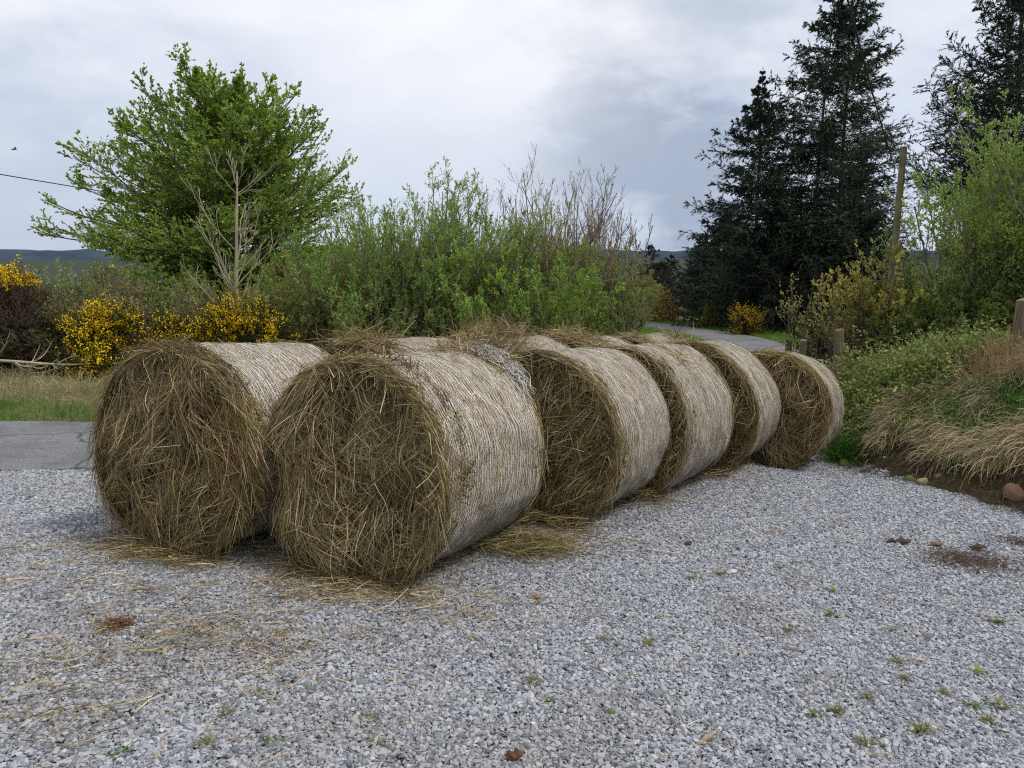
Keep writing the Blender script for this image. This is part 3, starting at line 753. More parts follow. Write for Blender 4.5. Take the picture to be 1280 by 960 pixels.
for (px, py, sx, sy, n, an) in ((330, 700, .35, .16, 260, None), (420, 745, .3, .12, 380, .2), (270, 800, .38, .13, 150, .45), (330, 790, .3, .14, 80, -.5), (60, 690, .5, .2, 160, .15),
                                (180, 740, .5, .16, 130, .3), (60, 830, .4, .16, 90, .45), (100, 905, .4, .15, 80, .5), (20, 890, .3, .12, 45, .5), (380, 840, .35, .2, 110, None), (560, 760, .4, .14, 130, .3), (760, 680, .4, .2, 60, .3), (170, 620, .4, .2, 60, .1)):
    c = px2ground(px, py); ground_strands(mb, n, c + rng.normal(0, 1, (n, 2)) * [sx, sy], dirs=None if an is None else np.full(n, an), w=(.18, .36, .07, .16, .16, .07), L=(.04, .24))
p = np.stack([rng.uniform(-4, 3.5, 900), rng.uniform(1.8, 7, 900)], 1); ground_strands(mb, 900, p, (.03, .12), .01)
tag(mb.build('loose_hay', M_hay), 'wisps of golden hay scattered over the gravel around the bales', 'hay', kind='stuff')

# ------------------------------------------------------------------ branching plants
def grow(start, d, L, K, r, wander=.25, trop=0., droop=0.):
    """paths [N,K,3] growing from start along d, wandering, bending up (trop) or down (droop)"""
    n = len(start); P = np.empty((n, K, 3)); P[:, 0] = start; d = nrm(d.copy()); st = (L / (K - 1))[:, None]
    for k in range(1, K):
        d = nrm(d + rng.normal(0, wander, (n, 3)) / math.sqrt(K) + np.array([0, 0, (trop - droop * k / K)]) / K * 2)
        P[:, k] = P[:, k - 1] + d * st
    R = r[:, None] * np.linspace(1, .3, K)[None]
    return P, R
def spawn(P, R, m, t0, t1, ang, lr, K, wander, trop=0., droop=0., flat=0., rr=.5, taper=True):
    N, KP, _ = P.shape
    t = rng.uniform(t0, t1, (N, m)); f = t * (KP - 1); i = np.minimum(f.astype(int), KP - 2); w = (f - i)[..., None]
    ii = np.arange(N)[:, None]
    st = P[ii, i] * (1 - w) + P[ii, i + 1] * w; T = nrm(P[ii, i + 1] - P[ii, i])
    rad = R[ii, i] * rr
    L0 = np.linalg.norm(np.diff(P, axis=1), axis=-1).sum(1)[:, None]
    L = L0 * lr * rng.uniform(.6, 1.25, (N, m)) * ((1.15 - .75 * t) if taper else 1)
    st = st.reshape(-1, 3); T = T.reshape(-1, 3); n = len(st)
    q = rvec(n); q[:, 2] *= (1 - flat); side = nrm(np.cross(T, np.cross(q, T)) + 1e-6)
    a = rng.normal(ang, .18, n)[:, None]
    return grow(st, T * np.cos(a) + side * np.sin(a), L.ravel(), K, rad.ravel(), wander, trop, droop)
def on_path(P, m, t0=.1, t1=1.):
    N, K, _ = P.shape
    f = rng.uniform(t0, t1, (N, m)) * (K - 1); i = np.minimum(f.astype(int), K - 2); w = (f - i)[..., None]; ii = np.arange(N)[:, None]
    return (P[ii, i] * (1 - w) + P[ii, i + 1] * w).reshape(-1, 3), nrm(P[ii, i + 1] - P[ii, i]).reshape(-1, 3)
def bush(x, y, h, w, label, cat='bush', name='willow_bush', stems=26, leaf=(.05, .019), lcol=(.085, .13, .038), nleaf=7, sub=(14, 8), twig=(.19, .16, .11), spread=.42, bare=0., group=None, tl=1., thin=.004, up=.5, basefill=0.):
    """many-stemmed bush: stems, side shoots, twigs and small leaves"""
    z = float(gz(x, y)); t = thing(name, (x, y, z), label, cat, group)
    stems = int(stems * 1.35); a = rng.uniform(0, 2 * PI, stems); rad = np.sqrt(rng.random(stems)) * w * .36
    st = np.stack([rad * np.cos(a), rad * np.sin(a), np.full(stems, -.05)], 1)
    d = np.stack([np.cos(a) * spread * rad / (w * .36) * w / h, np.sin(a) * spread * rad / (w * .36) * w / h, np.ones(stems)], 1) + rng.normal(0, .10, (stems, 3))
    L = h * rng.uniform(.70, 1.0, stems) * (1 - .30 * (rad / (w * .36)) ** 2)
    P0, R0 = grow(st, d, L, 9, np.full(stems, .011 + h * .004), .28, .12)
    P1, R1 = spawn(P0, R0, sub[0], .03, .97, .55, .40, 6, .35, up, rr=.55)
    P2, R2 = spawn(P1, R1, sub[1], .15, 1., .6, .42, 5, .4, up * .8, rr=.6)
    mb = MB()
    mb.tubes(P0, R0, vcol(twig, stems, .2), 5)
    mb.ribbons(P1, np.maximum(R1 * 2, thin), vcol(twig, len(P1), .3))
    mb.ribbons(P2, np.maximum(R2 * 2, thin * .8), vcol(np.array(twig) * 1.1, len(P2), .35))
    mb.build('stem', M_twig, t)
    if nleaf > 0:
        nleaf = int(round(nleaf * 1.45)); mb = MB(); q, T = on_path(P2, nleaf); q1, T1 = on_path(P1, max(2, nleaf // 2), .3); q = np.concatenate([q, q1]); T = np.concatenate([T, T1])
        if bare > 0:
            k = (q[:, 2] / h + .12 * vnoise(q, 1.5, 3) < 1 - bare) | (rng.random(len(q)) < .08); q, T = q[k], T[k]
        lcol = np.array(lcol) * [2.85, 2.6, 2.0]; n = len(q); D = nrm(T + rvec(n) * .9 + [0, 0, .15]); Nn = rvec(n) + [0, 0, .6]
        sz = rng.uniform(.6, 1.3, n)
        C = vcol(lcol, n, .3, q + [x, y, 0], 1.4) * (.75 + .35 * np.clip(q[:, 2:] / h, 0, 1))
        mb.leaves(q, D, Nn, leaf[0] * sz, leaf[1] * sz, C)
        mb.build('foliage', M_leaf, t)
    return t

# green beech at the left
def beech(x, y, h):
    z = float(gz(x, y)); t = thing('beech_tree', (x, y, z), 'tall spreading tree in fresh bright green leaf at the left, behind the bare sapling', 'tree')
    mb = MB()
    P0, R0 = grow(np.array([[0, 0, -.1]]), np.array([[.02, 0, 1.]]), np.array([h * .96]), 14, np.array([.17]), .12, .2)
    n = 185; tt = np.sort(rng.uniform(.10, .97, n)); f = tt * 13; i = np.minimum(f.astype(int), 12); st = P0[0, i] + (P0[0, i + 1] - P0[0, i]) * (f - i)[:, None]
    az = np.arange(n) * 2.4 + rng.normal(0, .3, n)
    el = np.interp(tt, [.10, .3, .5, .75, 1], [-.16, .05, .24, .52, 1.1]) + rng.normal(0, .12, n)
    L = np.interp(tt, [.10, .3, .5, .7, .85, 1], [3.3, 3.75, 3.55, 2.95, 2.2, 1.1]) * rng.uniform(.66, 1.1, n)
    L = L * np.where((np.cos(az) > .3) & (tt < .5), .98, 1.)
    d = np.stack([np.cos(az) * np.cos(el), np.sin(az) * np.cos(el), np.sin(el)], 1)
    P1, R1 = grow(st, d, L, 10, .04 * (1.1 - tt) + .011, .2, .16)
    P2, R2 = spawn(P1, R1, 22, .10, .99, .58, .34, 7, .18, .12, flat=.94, rr=.5)
    P3, R3 = spawn(P2, R2, 7, .1, 1., .6, .42, 5, .2, .05, flat=.94, rr=.55)
    mb.tubes(P0, R0, vcol((.5, .5, .5), 1, 0), 9); mb.tubes(P1, R1, vcol((.5, .5, .5), n, 0), 6); mb.tubes(P2, R2, vcol((.5, .5, .5), len(P2), 0), 3)
    mb.ribbons(P3, np.full(len(P3), .005), vcol((.5, .5, .5), len(P3), 0))
    mb.build('trunk', M_bark, t, smooth=True)
    mb = MB(); q, T = on_path(P3, 10, .1, 1.); q2, T2 = on_path(P2, 8, .3, 1.); q = np.concatenate([q, q2]); T = np.concatenate([T, T2]); m = len(q)
    D = nrm(T + rvec(m) * .6); D[:, 2] -= .05; Nn = rvec(m) * .9 + [0, -.25, .8]
    s = rng.uniform(.65, 1.25, m); C = vcol((.25, .36, .06), m, .25, q, 1.1, .4)
    C = np.where((rng.random(m) < .12)[:, None], C * [1.5, 1.35, 1.2], C)
    mb.leaves(q, D, Nn, .058 * s, .036 * s, C); mb.build('crown', M_leaf, t); return t
def at(px, y): return (px - 640) / F_PX * (y * math.cos(pitch) + .3)
beech(at(278, 19.5), 19.5, 5.75)

# bare pale sapling
def sapling(x, y, h):
    z = float(gz(x, y)); t = thing('bare_sapling', (x, y, z), 'leafless pale barked sapling standing in front of the bright green tree', 'tree')
    P0, R0 = grow(np.array([[0, 0, -.1]]), np.array([[-.02, 0, 1.]]), np.array([h]), 12, np.array([.052]), .10, .1)
    mb = MB(); mb.tubes(P0, R0, np.array([[.5] * 3]), 8)
    P1, R1 = spawn(P0, R0, 20, .24, .95, .80, .48, 8, .25, .55, rr=.36)
    P2, R2 = spawn(P1, R1, 6, .2, .98, .5, .42, 6, .3, .45, rr=.6)
    P3, R3 = spawn(P2, R2, 3, .2, 1., .5, .5, 5, .3, .3, rr=.7)
    mb.tubes(P1, np.maximum(R1, .0055), np.full((len(P1), 3), .5), 5); mb.tubes(P2, np.maximum(R2, .005), np.full((len(P2), 3), .5), 3); mb.ribbons(P3, np.full(len(P3), .006), np.full((len(P3), 3), .5))
    mb.build('trunk', M_palebark, t, smooth=True)
    q, T = on_path(P3, 2, .5, 1.); m = len(q); mb = MB(); mb.leaves(q, T + rvec(m) * .5, rvec(m), rng.uniform(.012, .025, m), rng.uniform(.006, .012, m), vcol((.28, .22, .10), m)); mb.build('bud', M_leaf, t)
sapling(at(302, 13.6), 13.6, 3.6)

GW = 'willow bushes along the far side of the road'
bush(at(405, 14.6), 14.6, 2.4, 2.8, 'low olive twiggy willow bush between the bare sapling and the tall willows', lcol=(.10, .115, .045), nleaf=6, group=GW, stems=30)
bush(at(470, 14.8), 14.8, 3.45, 3.2, 'tall grey green willow bush, leftmost of the tall clump behind the bales', lcol=(.085, .145, .04), nleaf=10, group=GW, stems=40, spread=.55, leaf=(.044, .017))
bush(at(540, 15.6), 15.6, 3.95, 3.6, 'tallest grey green willow bush with upright shoots, centre of the clump', lcol=(.09, .14, .045), nleaf=8, group=GW, stems=44, spread=.5, leaf=(.044, .017))
bush(at(590, 15.2), 15.2, 3.5, 3.0, 'dark grey green willow bush filling the middle of the clump behind the bales', lcol=(.08, .12, .038), nleaf=9, group=GW, stems=36, spread=.55, leaf=(.044, .017))
bush(at(645, 15.0), 15.0, 3.0, 3.0, 'fresh yellow green willow bush standing in front of the bare topped one', lcol=(.10, .165, .035), nleaf=10, group=GW, stems=40, spread=.6, leaf=(.045, .02))
bush(at(692, 17.6), 17.6, 4.6, 3.5, 'brown twiggy bush with a bare leafless top, right of the tall willows', lcol=(.10, .12, .04), nleaf=5, bare=.42, group=GW, stems=60, twig=(.22, .17, .13), thin=.009, spread=.5)
bush(at(722, 17.4), 17.4, 2.9, 2.6, 'grey green willow bush at the right hand end of the clump beside the far road', lcol=(.085, .115, .04), nleaf=7, group=GW, stems=28)
bush(at(752, 20.5), 20.5, 1.7, 1.5, 'small pale bush at the bend of the far road', lcol=(.10, .13, .045), nleaf=6, group=GW, stems=18)
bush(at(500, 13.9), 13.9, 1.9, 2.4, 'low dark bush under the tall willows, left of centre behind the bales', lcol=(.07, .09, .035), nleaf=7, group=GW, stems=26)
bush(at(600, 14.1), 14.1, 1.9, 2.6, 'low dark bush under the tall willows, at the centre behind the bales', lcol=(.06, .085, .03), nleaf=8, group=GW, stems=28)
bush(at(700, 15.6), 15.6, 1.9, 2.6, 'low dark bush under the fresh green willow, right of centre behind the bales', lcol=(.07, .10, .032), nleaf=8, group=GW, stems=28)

GS_ = 'brown twiggy scrub left of the bales'
bush(at(215, 14.2), 14.2, 1.95, 2.6, 'grey brown leafless scrub behind the gap between the two yellow gorse bushes', name='scrub_bush', lcol=(.10, .10, .05), nleaf=2, group=GS_, stems=44, twig=(.13, .10, .075), spread=.6, up=.2, thin=.006)
bush(at(140, 14.6), 14.6, 2.05, 2.6, 'grey brown leafless scrub behind the upright yellow gorse bush', name='scrub_bush', lcol=(.10, .11, .05), nleaf=2, group=GS_, stems=44, twig=(.12, .095, .07), spread=.6, up=.2, thin=.006)
bush(at(60, 14.0), 14.0, 1.75, 2.6, 'dark brown tangled scrub under the left gorse flowers', name='scrub_bush', lcol=(.07, .07, .03), nleaf=2, group=GS_, stems=40, twig=(.10, .075, .055), spread=.7, up=0, thin=.006)
bush(at(-40, 13.6), 13.6, 1.75, 2.8, 'dark brown tangled scrub at the left edge of the picture', name='scrub_bush', lcol=(.07, .07, .03), nleaf=2, group=GS_, stems=40, twig=(.10, .075, .055), spread=.7, up=0, thin=.006)
bush(at(355, 14.6), 14.6, 1.9, 2.4, 'olive brown twiggy scrub right of the bare sapling', name='scrub_bush', lcol=(.10, .11, .045), nleaf=5, group=GS_, stems=38, twig=(.12, .10, .07), spread=.55, up=.3, thin=.006)
bush(at(95, 16.2), 16.2, 2.35, 1.8, 'pale green thin leaved young bush below the low left branch of the green tree', name='scrub_bush', lcol=(.10, .15, .06), nleaf=5, group=GS_, stems=16, spread=.4)
bush(at(275, 16.2), 16.2, 2.1, 2.8, 'mid green bush at the foot of the bright green tree', name='scrub_bush', lcol=(.08, .13, .03), nleaf=7, group=GS_, stems=26)

# gorse
def gorse(x, y, w, h, label, flowers, dens=.6, green=(.03, .042, .014), fcol=(.88, .60, .012), n=2600, skew=0., bare=False):
    z = float(gz(x, y)); t = thing('gorse_bush', (x, y, z), label, 'gorse bush', 'flowering gorse bushes')
    k = 26; c = np.stack([rng.normal(0, .26, k) * w, rng.normal(0, .2, k) * w, np.abs(rng.random(k)) * h * .78], 1); c[:, 0] += skew * (c[:, 2] / h) * w
    c[:, :2] *= (1.15 - .75 * (c[:, 2:] / h)); br = rng.uniform(.16, .30, k) * w * .8
    i = rng.integers(0, k, n); u = rvec(n); st = c[i] + u * (br[i] * rng.uniform(.3, 1., n))[:, None]; st[:, 2] = np.abs(st[:, 2])
    d = nrm(u + [0, 0, .6] + rng.normal(0, .3, (n, 3))); P, R = grow(st, d, rng.uniform(.10, .26, n), 4, np.full(n, .006), .3, .2)
    mb = MB(); gc = (.075, .055, .035) if bare else green
    mb.ribbons(P, np.full(n, .012), vcol(gc, n, .4, st, 2.))
    q, T = on_path(P, 9, 0, 1); m = len(q); mb.leaves(q, nrm(T * .5 + rvec(m)), rvec(m), rng.uniform(.025, .05, m), rng.uniform(.006, .012, m), vcol(gc, m, .4, q, 2.))
    # stems down to the root
    s0 = np.tile([[0, 0, -.05]], (k, 1)) + rng.normal(0, .08, (k, 3)) * [w, w, 0]; s = np.linspace(0, 1, 6)[None, :, None]
    mb.tubes(s0[:, None] * (1 - s) + c[:, None] * s + rng.normal(0, .03, (k, 6, 3)) * s * (1 - s) * 3, np.full((k, 6), .013), vcol((.07, .05, .035), k), 4)
    mb.build('foliage', M_needle, t)
    # flower spikes
    tip = P[:, -1]; f = (vnoise(tip + [x, y, 0], 4.6, 5) * .95 + .5 + .35 * (tip[:, 2] / h - .55) + .15 * (-u[:, 1])) > (1 - dens)
    if bare: f &= tip[:, 2] > h * .72
    f &= rng.random(len(f)) < .6; tip = P[f]; m = len(tip); fl = max(1, int(flowers / max(m, 1)))
    q, T = on_path(tip, fl, .15, 1.1); nn = len(q); q = q + rvec(nn) * rng.uniform(.005, .045, nn)[:, None]
    mb = MB(); mb.leaves(q, rvec(nn) + [0, 0, .4], rvec(nn), rng.uniform(.022, .042, nn), rng.uniform(.016, .03, nn), vcol(fcol, nn, .22, q, 3., .2)); mb.build('flower', M_flower, t)
gorse(at(128, 13.0), 13.0, 1.15, 1.35, 'upright yellow flowering gorse bush just left of the leftmost bale', 11000, .64, skew=.18)
gorse(at(225, 13.2), 13.2, 1.25, .92, 'low yellow flowering gorse bush directly above the leftmost bale', 7000, .58, n=2200)
gorse(at(312, 13.4), 13.4, 1.6, 1.35, 'wide yellow flowering gorse bush at the foot of the bare sapling', 12000, .60, n=3000)
gorse(at(22, 13.2), 13.2, 2.0, 2.1, 'big old gorse bush with yellow flowers only along its top, at the left edge', 5200, .62, n=3400, bare=True)
gorse(at(-75, 12.8), 12.8, 2.0, 1.9, 'brown based gorse bush just beyond the left edge of the picture', 3000, .6, n=2200, bare=True)
gorse(at(432, 13.2), 13.2, .6, .70, 'small gorse with a few yellow flowers behind the second back row bale', 500, .35, n=700)
gorse(at(835, 41), 41, 1.9, 2.0, 'tall dark gorse with orange yellow flowers at the far bend of the road', 3000, .6, n=1500, green=(.014, .016, .008), fcol=(.65, .35, .008))
gorse(at(800, 40), 40, .7, .6, 'tiny yellow gorse at the left side of the far road', 500, .8, n=300, fcol=(.6, .33, .006))
gorse(at(890, 36), 36, 1.3, 1.1, 'small gorse with yellow flowers under the dark conifers by the road', 2000, .6, n=1200, green=(.014, .02, .008), fcol=(.75, .45, .01))
gorse(at(932, 31.5), 31.5, 1.9, 1.3, 'wider gorse with yellow flowers under the twin conifers', 3200, .6, n=1600, green=(.014, .02, .008), fcol=(.75, .45, .01))

# ------------------------------------------------------------------ conifers
def conifer(x, y, h, w, label, tops=((0, 0, 1.),), nb=120, col=(.036, .058, .034), name='spruce_tree', low=.04, dens=1., group='dark conifers right of the road', up=.2, trunk_r=.16, nl=.13):
    z = float(gz(x, y)); t = thing(name, (x, y, z), label, 'tree', group)
    mbt = MB(); mbn = MB()
    for (ox, oy, hs) in tops:
        H = h * hs
        P0, R0 = grow(np.array([[ox, oy, -.2]]), np.array([[0, 0, 1.]]), np.array([H]), 14, np.array([trunk_r * hs]), .03, .1)
        R0 = R0 * (1.05 - .75 * np.linspace(0, 1, 14))[None]
        mbt.tubes(P0, R0, np.array([[.5] * 3]), 8)
        n = int(nb * 1.9); u_ = rng.random(n); tt = np.sort(low + (1 - low) * np.where(rng.random(n) < .6, 1 - np.sqrt(u_), u_)); tt = np.clip(tt, low, .975); f = tt * 13; i = np.minimum(f.astype(int), 12); st = P0[0, i] + (P0[0, i + 1] - P0[0, i]) * (f - i)[:, None]
        az = np.arange(n) * 2.4 + rng.normal(0, .35, n); el = np.interp(tt, [0, .4, .8, 1], [-.25, -.12, .15, .5]) + rng.normal(0, .08, n)
        L = w * .5 * np.interp(tt, [0, .12, .3, .6, .8, .9, .96, 1], [.85, 1., .95, .70, .36, .14, .05, .012]) * np.where(rng.random(n) < .3, rng.uniform(.95, 1.3, n), rng.uniform(.6, 1., n))
        d = np.stack([np.cos(az) * np.cos(el), np.sin(az) * np.cos(el), np.sin(el)], 1)
        P1, R1 = grow(st, d, L, 8, np.full(n, .022) * (1.2 - tt), .10, up)
        mbt.tubes(P1, R1, np.full((n, 3), .5), 4)
        m = int(26 * dens); P2, R2 = spawn(P1, R1, m, .08, 1., .85, .30, 5, .15, -.05, droop=.35, flat=.6, rr=.5)
        mbt.ribbons(P2, np.full(len(P2), .008), np.full((len(P2), 3), .4))
        q, T = on_path(P2, int(23 * dens), .0, 1.); q1, T1 = on_path(P1, 26, .3, 1.); q = np.concatenate([q, q1]); T = np.concatenate([T, T1]); k = len(q)
        D = nrm(T + rvec(k) * .55); s = rng.uniform(.6, 1.3, k) * (1 - .6 * sstep(.84, 1., q[:, 2] / H))
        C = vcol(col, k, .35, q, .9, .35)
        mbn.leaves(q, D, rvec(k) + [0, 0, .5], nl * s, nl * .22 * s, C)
    mbt.build('trunk', M_conbark, t, smooth=True); mbn.build('crown', M_needle, t); return t
conifer(at(1022, 36), 36, 15.9, 7.9, 'tallest dark spruce with two close leaders, right of the far road', tops=((-.35, 0, .985), (.85, .3, 1.04)), nb=130)
conifer(at(942, 36), 36, 11.9, 6.4, 'shorter dark spruce leaning on the left side of the twin topped spruce', nb=130)
conifer(at(1062, 39), 39, 9.0, 5.2, 'small dark spruce filling the right side behind the twin topped spruce', nb=90)
conifer(at(906, 42), 42, 6.2, 5.6, 'low dark conifer at the left foot of the spruce group', nb=90, col=(.02, .032, .02))
conifer(at(880, 52), 52, 5.6, 4.6, 'low rounded dark conifer farthest left in the spruce group', nb=70, col=(.03, .042, .026), dens=.8)
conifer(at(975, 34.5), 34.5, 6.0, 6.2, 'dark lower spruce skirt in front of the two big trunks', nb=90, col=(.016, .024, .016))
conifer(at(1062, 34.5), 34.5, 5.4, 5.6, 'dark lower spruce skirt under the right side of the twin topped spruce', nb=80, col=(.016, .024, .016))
conifer(at(1250, 17.5), 17.5, 9.4, 5.6, 'tall dark spruce behind the green leafy tree at the right edge', nb=135, up=.5, col=(.036, .052, .036), low=.36, nl=.075)
GF = 'distant pines beyond the bend of the road'
conifer(at(812, 75), 75, 6.1, 5.0, 'distant pine standing highest against the sky at the road bend', nb=46, name='pine_tree', group=GF, col=(.016, .026, .022), dens=.7, low=.25)
conifer(at(838, 78), 78, 5.2, 4.6, 'distant smaller pine just right of the highest one', nb=40, name='pine_tree', group=GF, col=(.016, .026, .022), dens=.7, low=.2)
conifer(at(792, 80), 80, 4.6, 5.4, 'distant low pine just left of the highest one', nb=40, name='pine_tree', group=GF, col=(.016, .026, .022), dens=.7, low=.2)
conifer(at(826, 66), 66, 4.0, 5.4, 'low dark pine in front of the distant pair', nb=40, name='pine_tree', group=GF, col=(.02, .03, .022), dens=.7, low=.2)

# bushes and trees right of the road
bush(at(806, 47), 47, 2.7, 3.6, 'rounded olive brown bush at the far end of the road', lcol=(.12, .125, .05), nleaf=5, stems=24, leaf=(.08, .04), twig=(.14, .11, .07), thin=.012)
bush(at(884, 37.5), 37.5, 1.5, 1.2, 'small bright green leafy spray in front of the dark conifers', lcol=(.10, .22, .03), nleaf=5, stems=5, sub=(5, 4), leaf=(.07, .05), spread=.5)
bush(at(1078, 13.2), 13.2, 2.15, 1.9, 'pale yellow leaved shrub in front of the wooden pole', lcol=(.155, .15, .05), nleaf=4, stems=18, sub=(8, 5), leaf=(.05, .032), twig=(.09, .07, .05), spread=.5, name='shrub')
bush(at(1032, 15.2), 15.2, 2.5, 1.7, 'sparse yellow leaved shrub against the dark spruce trunks', lcol=(.11, .11, .035), nleaf=2, stems=12, sub=(8, 5), leaf=(.05, .032), twig=(.08, .06, .045), spread=.5, name='shrub')
bush(at(1140, 13.0), 13.0, 1.95, 1.8, 'brown twiggy shrub with few yellow green leaves, right of the wooden pole', lcol=(.09, .105, .03), nleaf=3, stems=22, leaf=(.05, .03), twig=(.09, .07, .055), spread=.5, name='shrub')
bush(at(1152, 20.0), 20.0, 4.6, 2.0, 'thin airy pale green birch between the pole and the big green tree', lcol=(.13, .19, .07), nleaf=3, stems=7, sub=(10, 5), leaf=(.045, .03), spread=.5, thin=.006, name='birch_tree', cat='tree')
bush(at(1308, 12.6), 12.6, 5.0, 2.8, 'big leafy green tree at the right edge in front of the spruce', lcol=(.085, .135, .035), nleaf=7, stems=34, sub=(19, 9), leaf=(.042, .027), spread=.42, name='hawthorn_tree', cat='tree', up=.2)
bush(at(1350, 12.0), 12.0, 3.9, 2.8, 'leafy green tree just beyond the right edge of the picture', lcol=(.08, .13, .03), nleaf=6, stems=28, sub=(16, 8), leaf=(.045, .029), spread=.55, name='hawthorn_tree', cat='tree', up=.2)
bush(at(1248, 12.4), 12.4, 4.1, 2.2, 'medium green leafy tree between the wooden pole and the big green tree', lcol=(.085, .135, .035), nleaf=7, stems=32, sub=(16, 9), leaf=(.042, .027), spread=.4, name='hawthorn_tree', cat='tree', up=.3)
bush(at(1205, 11.8), 11.8, 1.5, 2.4, 'dark green bush under the big leafy tree behind the bank', lcol=(.055, .085, .025), nleaf=9, stems=30, leaf=(.05, .03), spread=.6, up=.1, name='shrub')
bush(at(1085, 16.5), 16.5, 1.6, 2.6, 'dark undergrowth bush between the fence posts and the spruce trunks', lcol=(.03, .042, .016), nleaf=7, stems=26, leaf=(.05, .03), spread=.6, up=.1, name='shrub')
bush(at(1262, 10.8), 10.8, 1.35, 2.0, 'dark green thicket behind the right hand fence post', lcol=(.05, .075, .022), nleaf=9, stems=26, leaf=(.05, .03), spread=.6, up=.1, name='shrub')

# ------------------------------------------------------------------ bank vegetation
def blades(mb, pts, n_each, L, wid, cols, lean=None, arch=.5, spread=.06, zf=gz, var=.35):
    """grass blades fanned from each point"""
    m = len(pts) * n_each; b = np.repeat(pts, n_each, 0) + rng.normal(0, spread, (m, 2)); K = 5
    a = rng.uniform(0, 2 * PI, m); e = np.abs(rng.normal(0, .45, m)); d = np.stack([np.cos(a) * np.sin(e), np.sin(a) * np.sin(e), np.cos(e)], 1)
    if lean is not None: d = d + lean
    z = zf(b[:, 0], b[:, 1]); st = np.concatenate([b, z[:, None] - .01], 1)
    P, R = grow(st, d, rng.uniform(*L, m), K, np.full(m, 1.), .15, 0., arch * 2)
    P[..., 2] = np.maximum(P[..., 2], z[:, None] - .25)
    mb.ribbons(P, rng.uniform(.6, 1.3, m) * wid, vcol(cols, m, var, st, 1.5))

GT = 'dry grass tussocks hanging over the foot of the bank'
def tussock(x, y, size, label, n=1150, col=(.50, .40, .25), lean=(-.5, -.4, 0), green=.12):
    z = float(gz(x, y)); t = thing('grass_tussock', (x, y, z), label, 'grass tussock', GT)
    mb = MB(); m = n; a = rng.normal(0, .19 * size, (m, 2)); e = rng.normal(0, .42, (m, 2))
    d = np.stack([e[:, 0] + lean[0], e[:, 1] + lean[1], np.full(m, .75)], 1)
    st = np.concatenate([a, np.zeros((m, 1))], 1); st[:, 2] = gz(x + a[:, 0], y + a[:, 1]) - z - .02
    P, R = grow(st, d, rng.uniform(.4, .95, m) * size, 7, np.full(m, 1.), .20, .35, 2.6)
    gl = gz(x + P[..., 0], y + P[..., 1]) - z; P[..., 2] = np.maximum(P[..., 2], gl + .01 + .05 * rng.random((m, 1)))
    cl = vnoise(st + [x, y, 0], 6., 2)
    C = vcol(col, m, .3) * (1 + .35 * cl[:, None]); g = rng.random(m) < green; C[g] = vcol((.10, .16, .03), g.sum())
    mb.ribbons(P, rng.uniform(.6, 1.4, m) * .006, C); mb.build('blade', M_dry, t)
for (px, py, yy, sz, lab) in (
    (1175, 545, 7.55, .62, 'straw coloured tussock above the tan rock, leftmost along the foot of the bank'),
    (1232, 560, 7.0, .66, 'straw coloured tussock directly above the reddish rock'),
    (1285, 565, 6.7, .75, 'large straw coloured tussock at the foot of the bank by the right edge'),
    (1130, 470, 9.0, .5, 'pale tussock high on the left part of the bank below the brambles'),
    (1165, 500, 8.35, .5, 'pale combed tussock in the middle of the bank, left of the bright green grass'),
    (1215, 520, 7.75, .5, 'pale tussock just below the bright green grass on the bank'),
    (1100, 480, 9.0, .55, 'pale tussock beside the top right shoulder of the farthest front row bale'),
    (1140, 500, 8.6, .5, 'pale green tinged tussock left of centre on the bank'),
    (1110, 500, 8.6, .58, 'tangled pale brown tussock just right of the farthest front row bale'),
    (1195, 465, 8.3, .55, 'pale dry tussock crowning the middle of the bank'),
    (1265, 490, 7.7, .55, 'pale dry tussock high on the bank near the right edge'),
    (1090, 540, 8.5, .45, 'dull brown tussock low on the bank against the farthest front row bale'),
    (1150, 520, 8.0, .5, 'matted brown and green tussock halfway up the bank'),
    (1345, 560, 6.2, .8, 'straw coloured tussock on the bank just beyond the right edge of the picture')):
    tussock(at(px, yy) + .32, yy + .18, sz * .92, lab)
def rushes(x, y, n, L, label, col):
    z = float(gz(x, y)); t = thing('tall_dry_grass', (x, y, z), label, 'dry grass', 'tall dry grass stems by the fence')
    a = rng.normal(0, .22, (n, 2)); st = np.concatenate([a, np.zeros((n, 1))], 1); d = np.stack([rng.normal(-.1, .3, n), rng.normal(-.1, .3, n), np.ones(n)], 1)
    P, R = grow(st, d, rng.uniform(.5, 1., n) * L, 6, np.full(n, 1.), .12, 0, .5); mb = MB(); mb.ribbons(P, np.full(n, .005), vcol(col, n, .3)); mb.build('stem', M_dry, t)
rushes(at(1262, 8.1), 8.1, 330, .62, 'clump of tall reddish dry grass stems in front of the right hand fence post', (.38, .235, .13))
rushes(at(1225, 8.4), 8.4, 110, .5, 'smaller thin clump of tall dry grass left of the right hand fence post', (.36, .26, .15))
rushes(at(1290, 7.7), 7.7, 200, .6, 'tall reddish dry grass clump on the bank at the right edge', (.36, .24, .13))

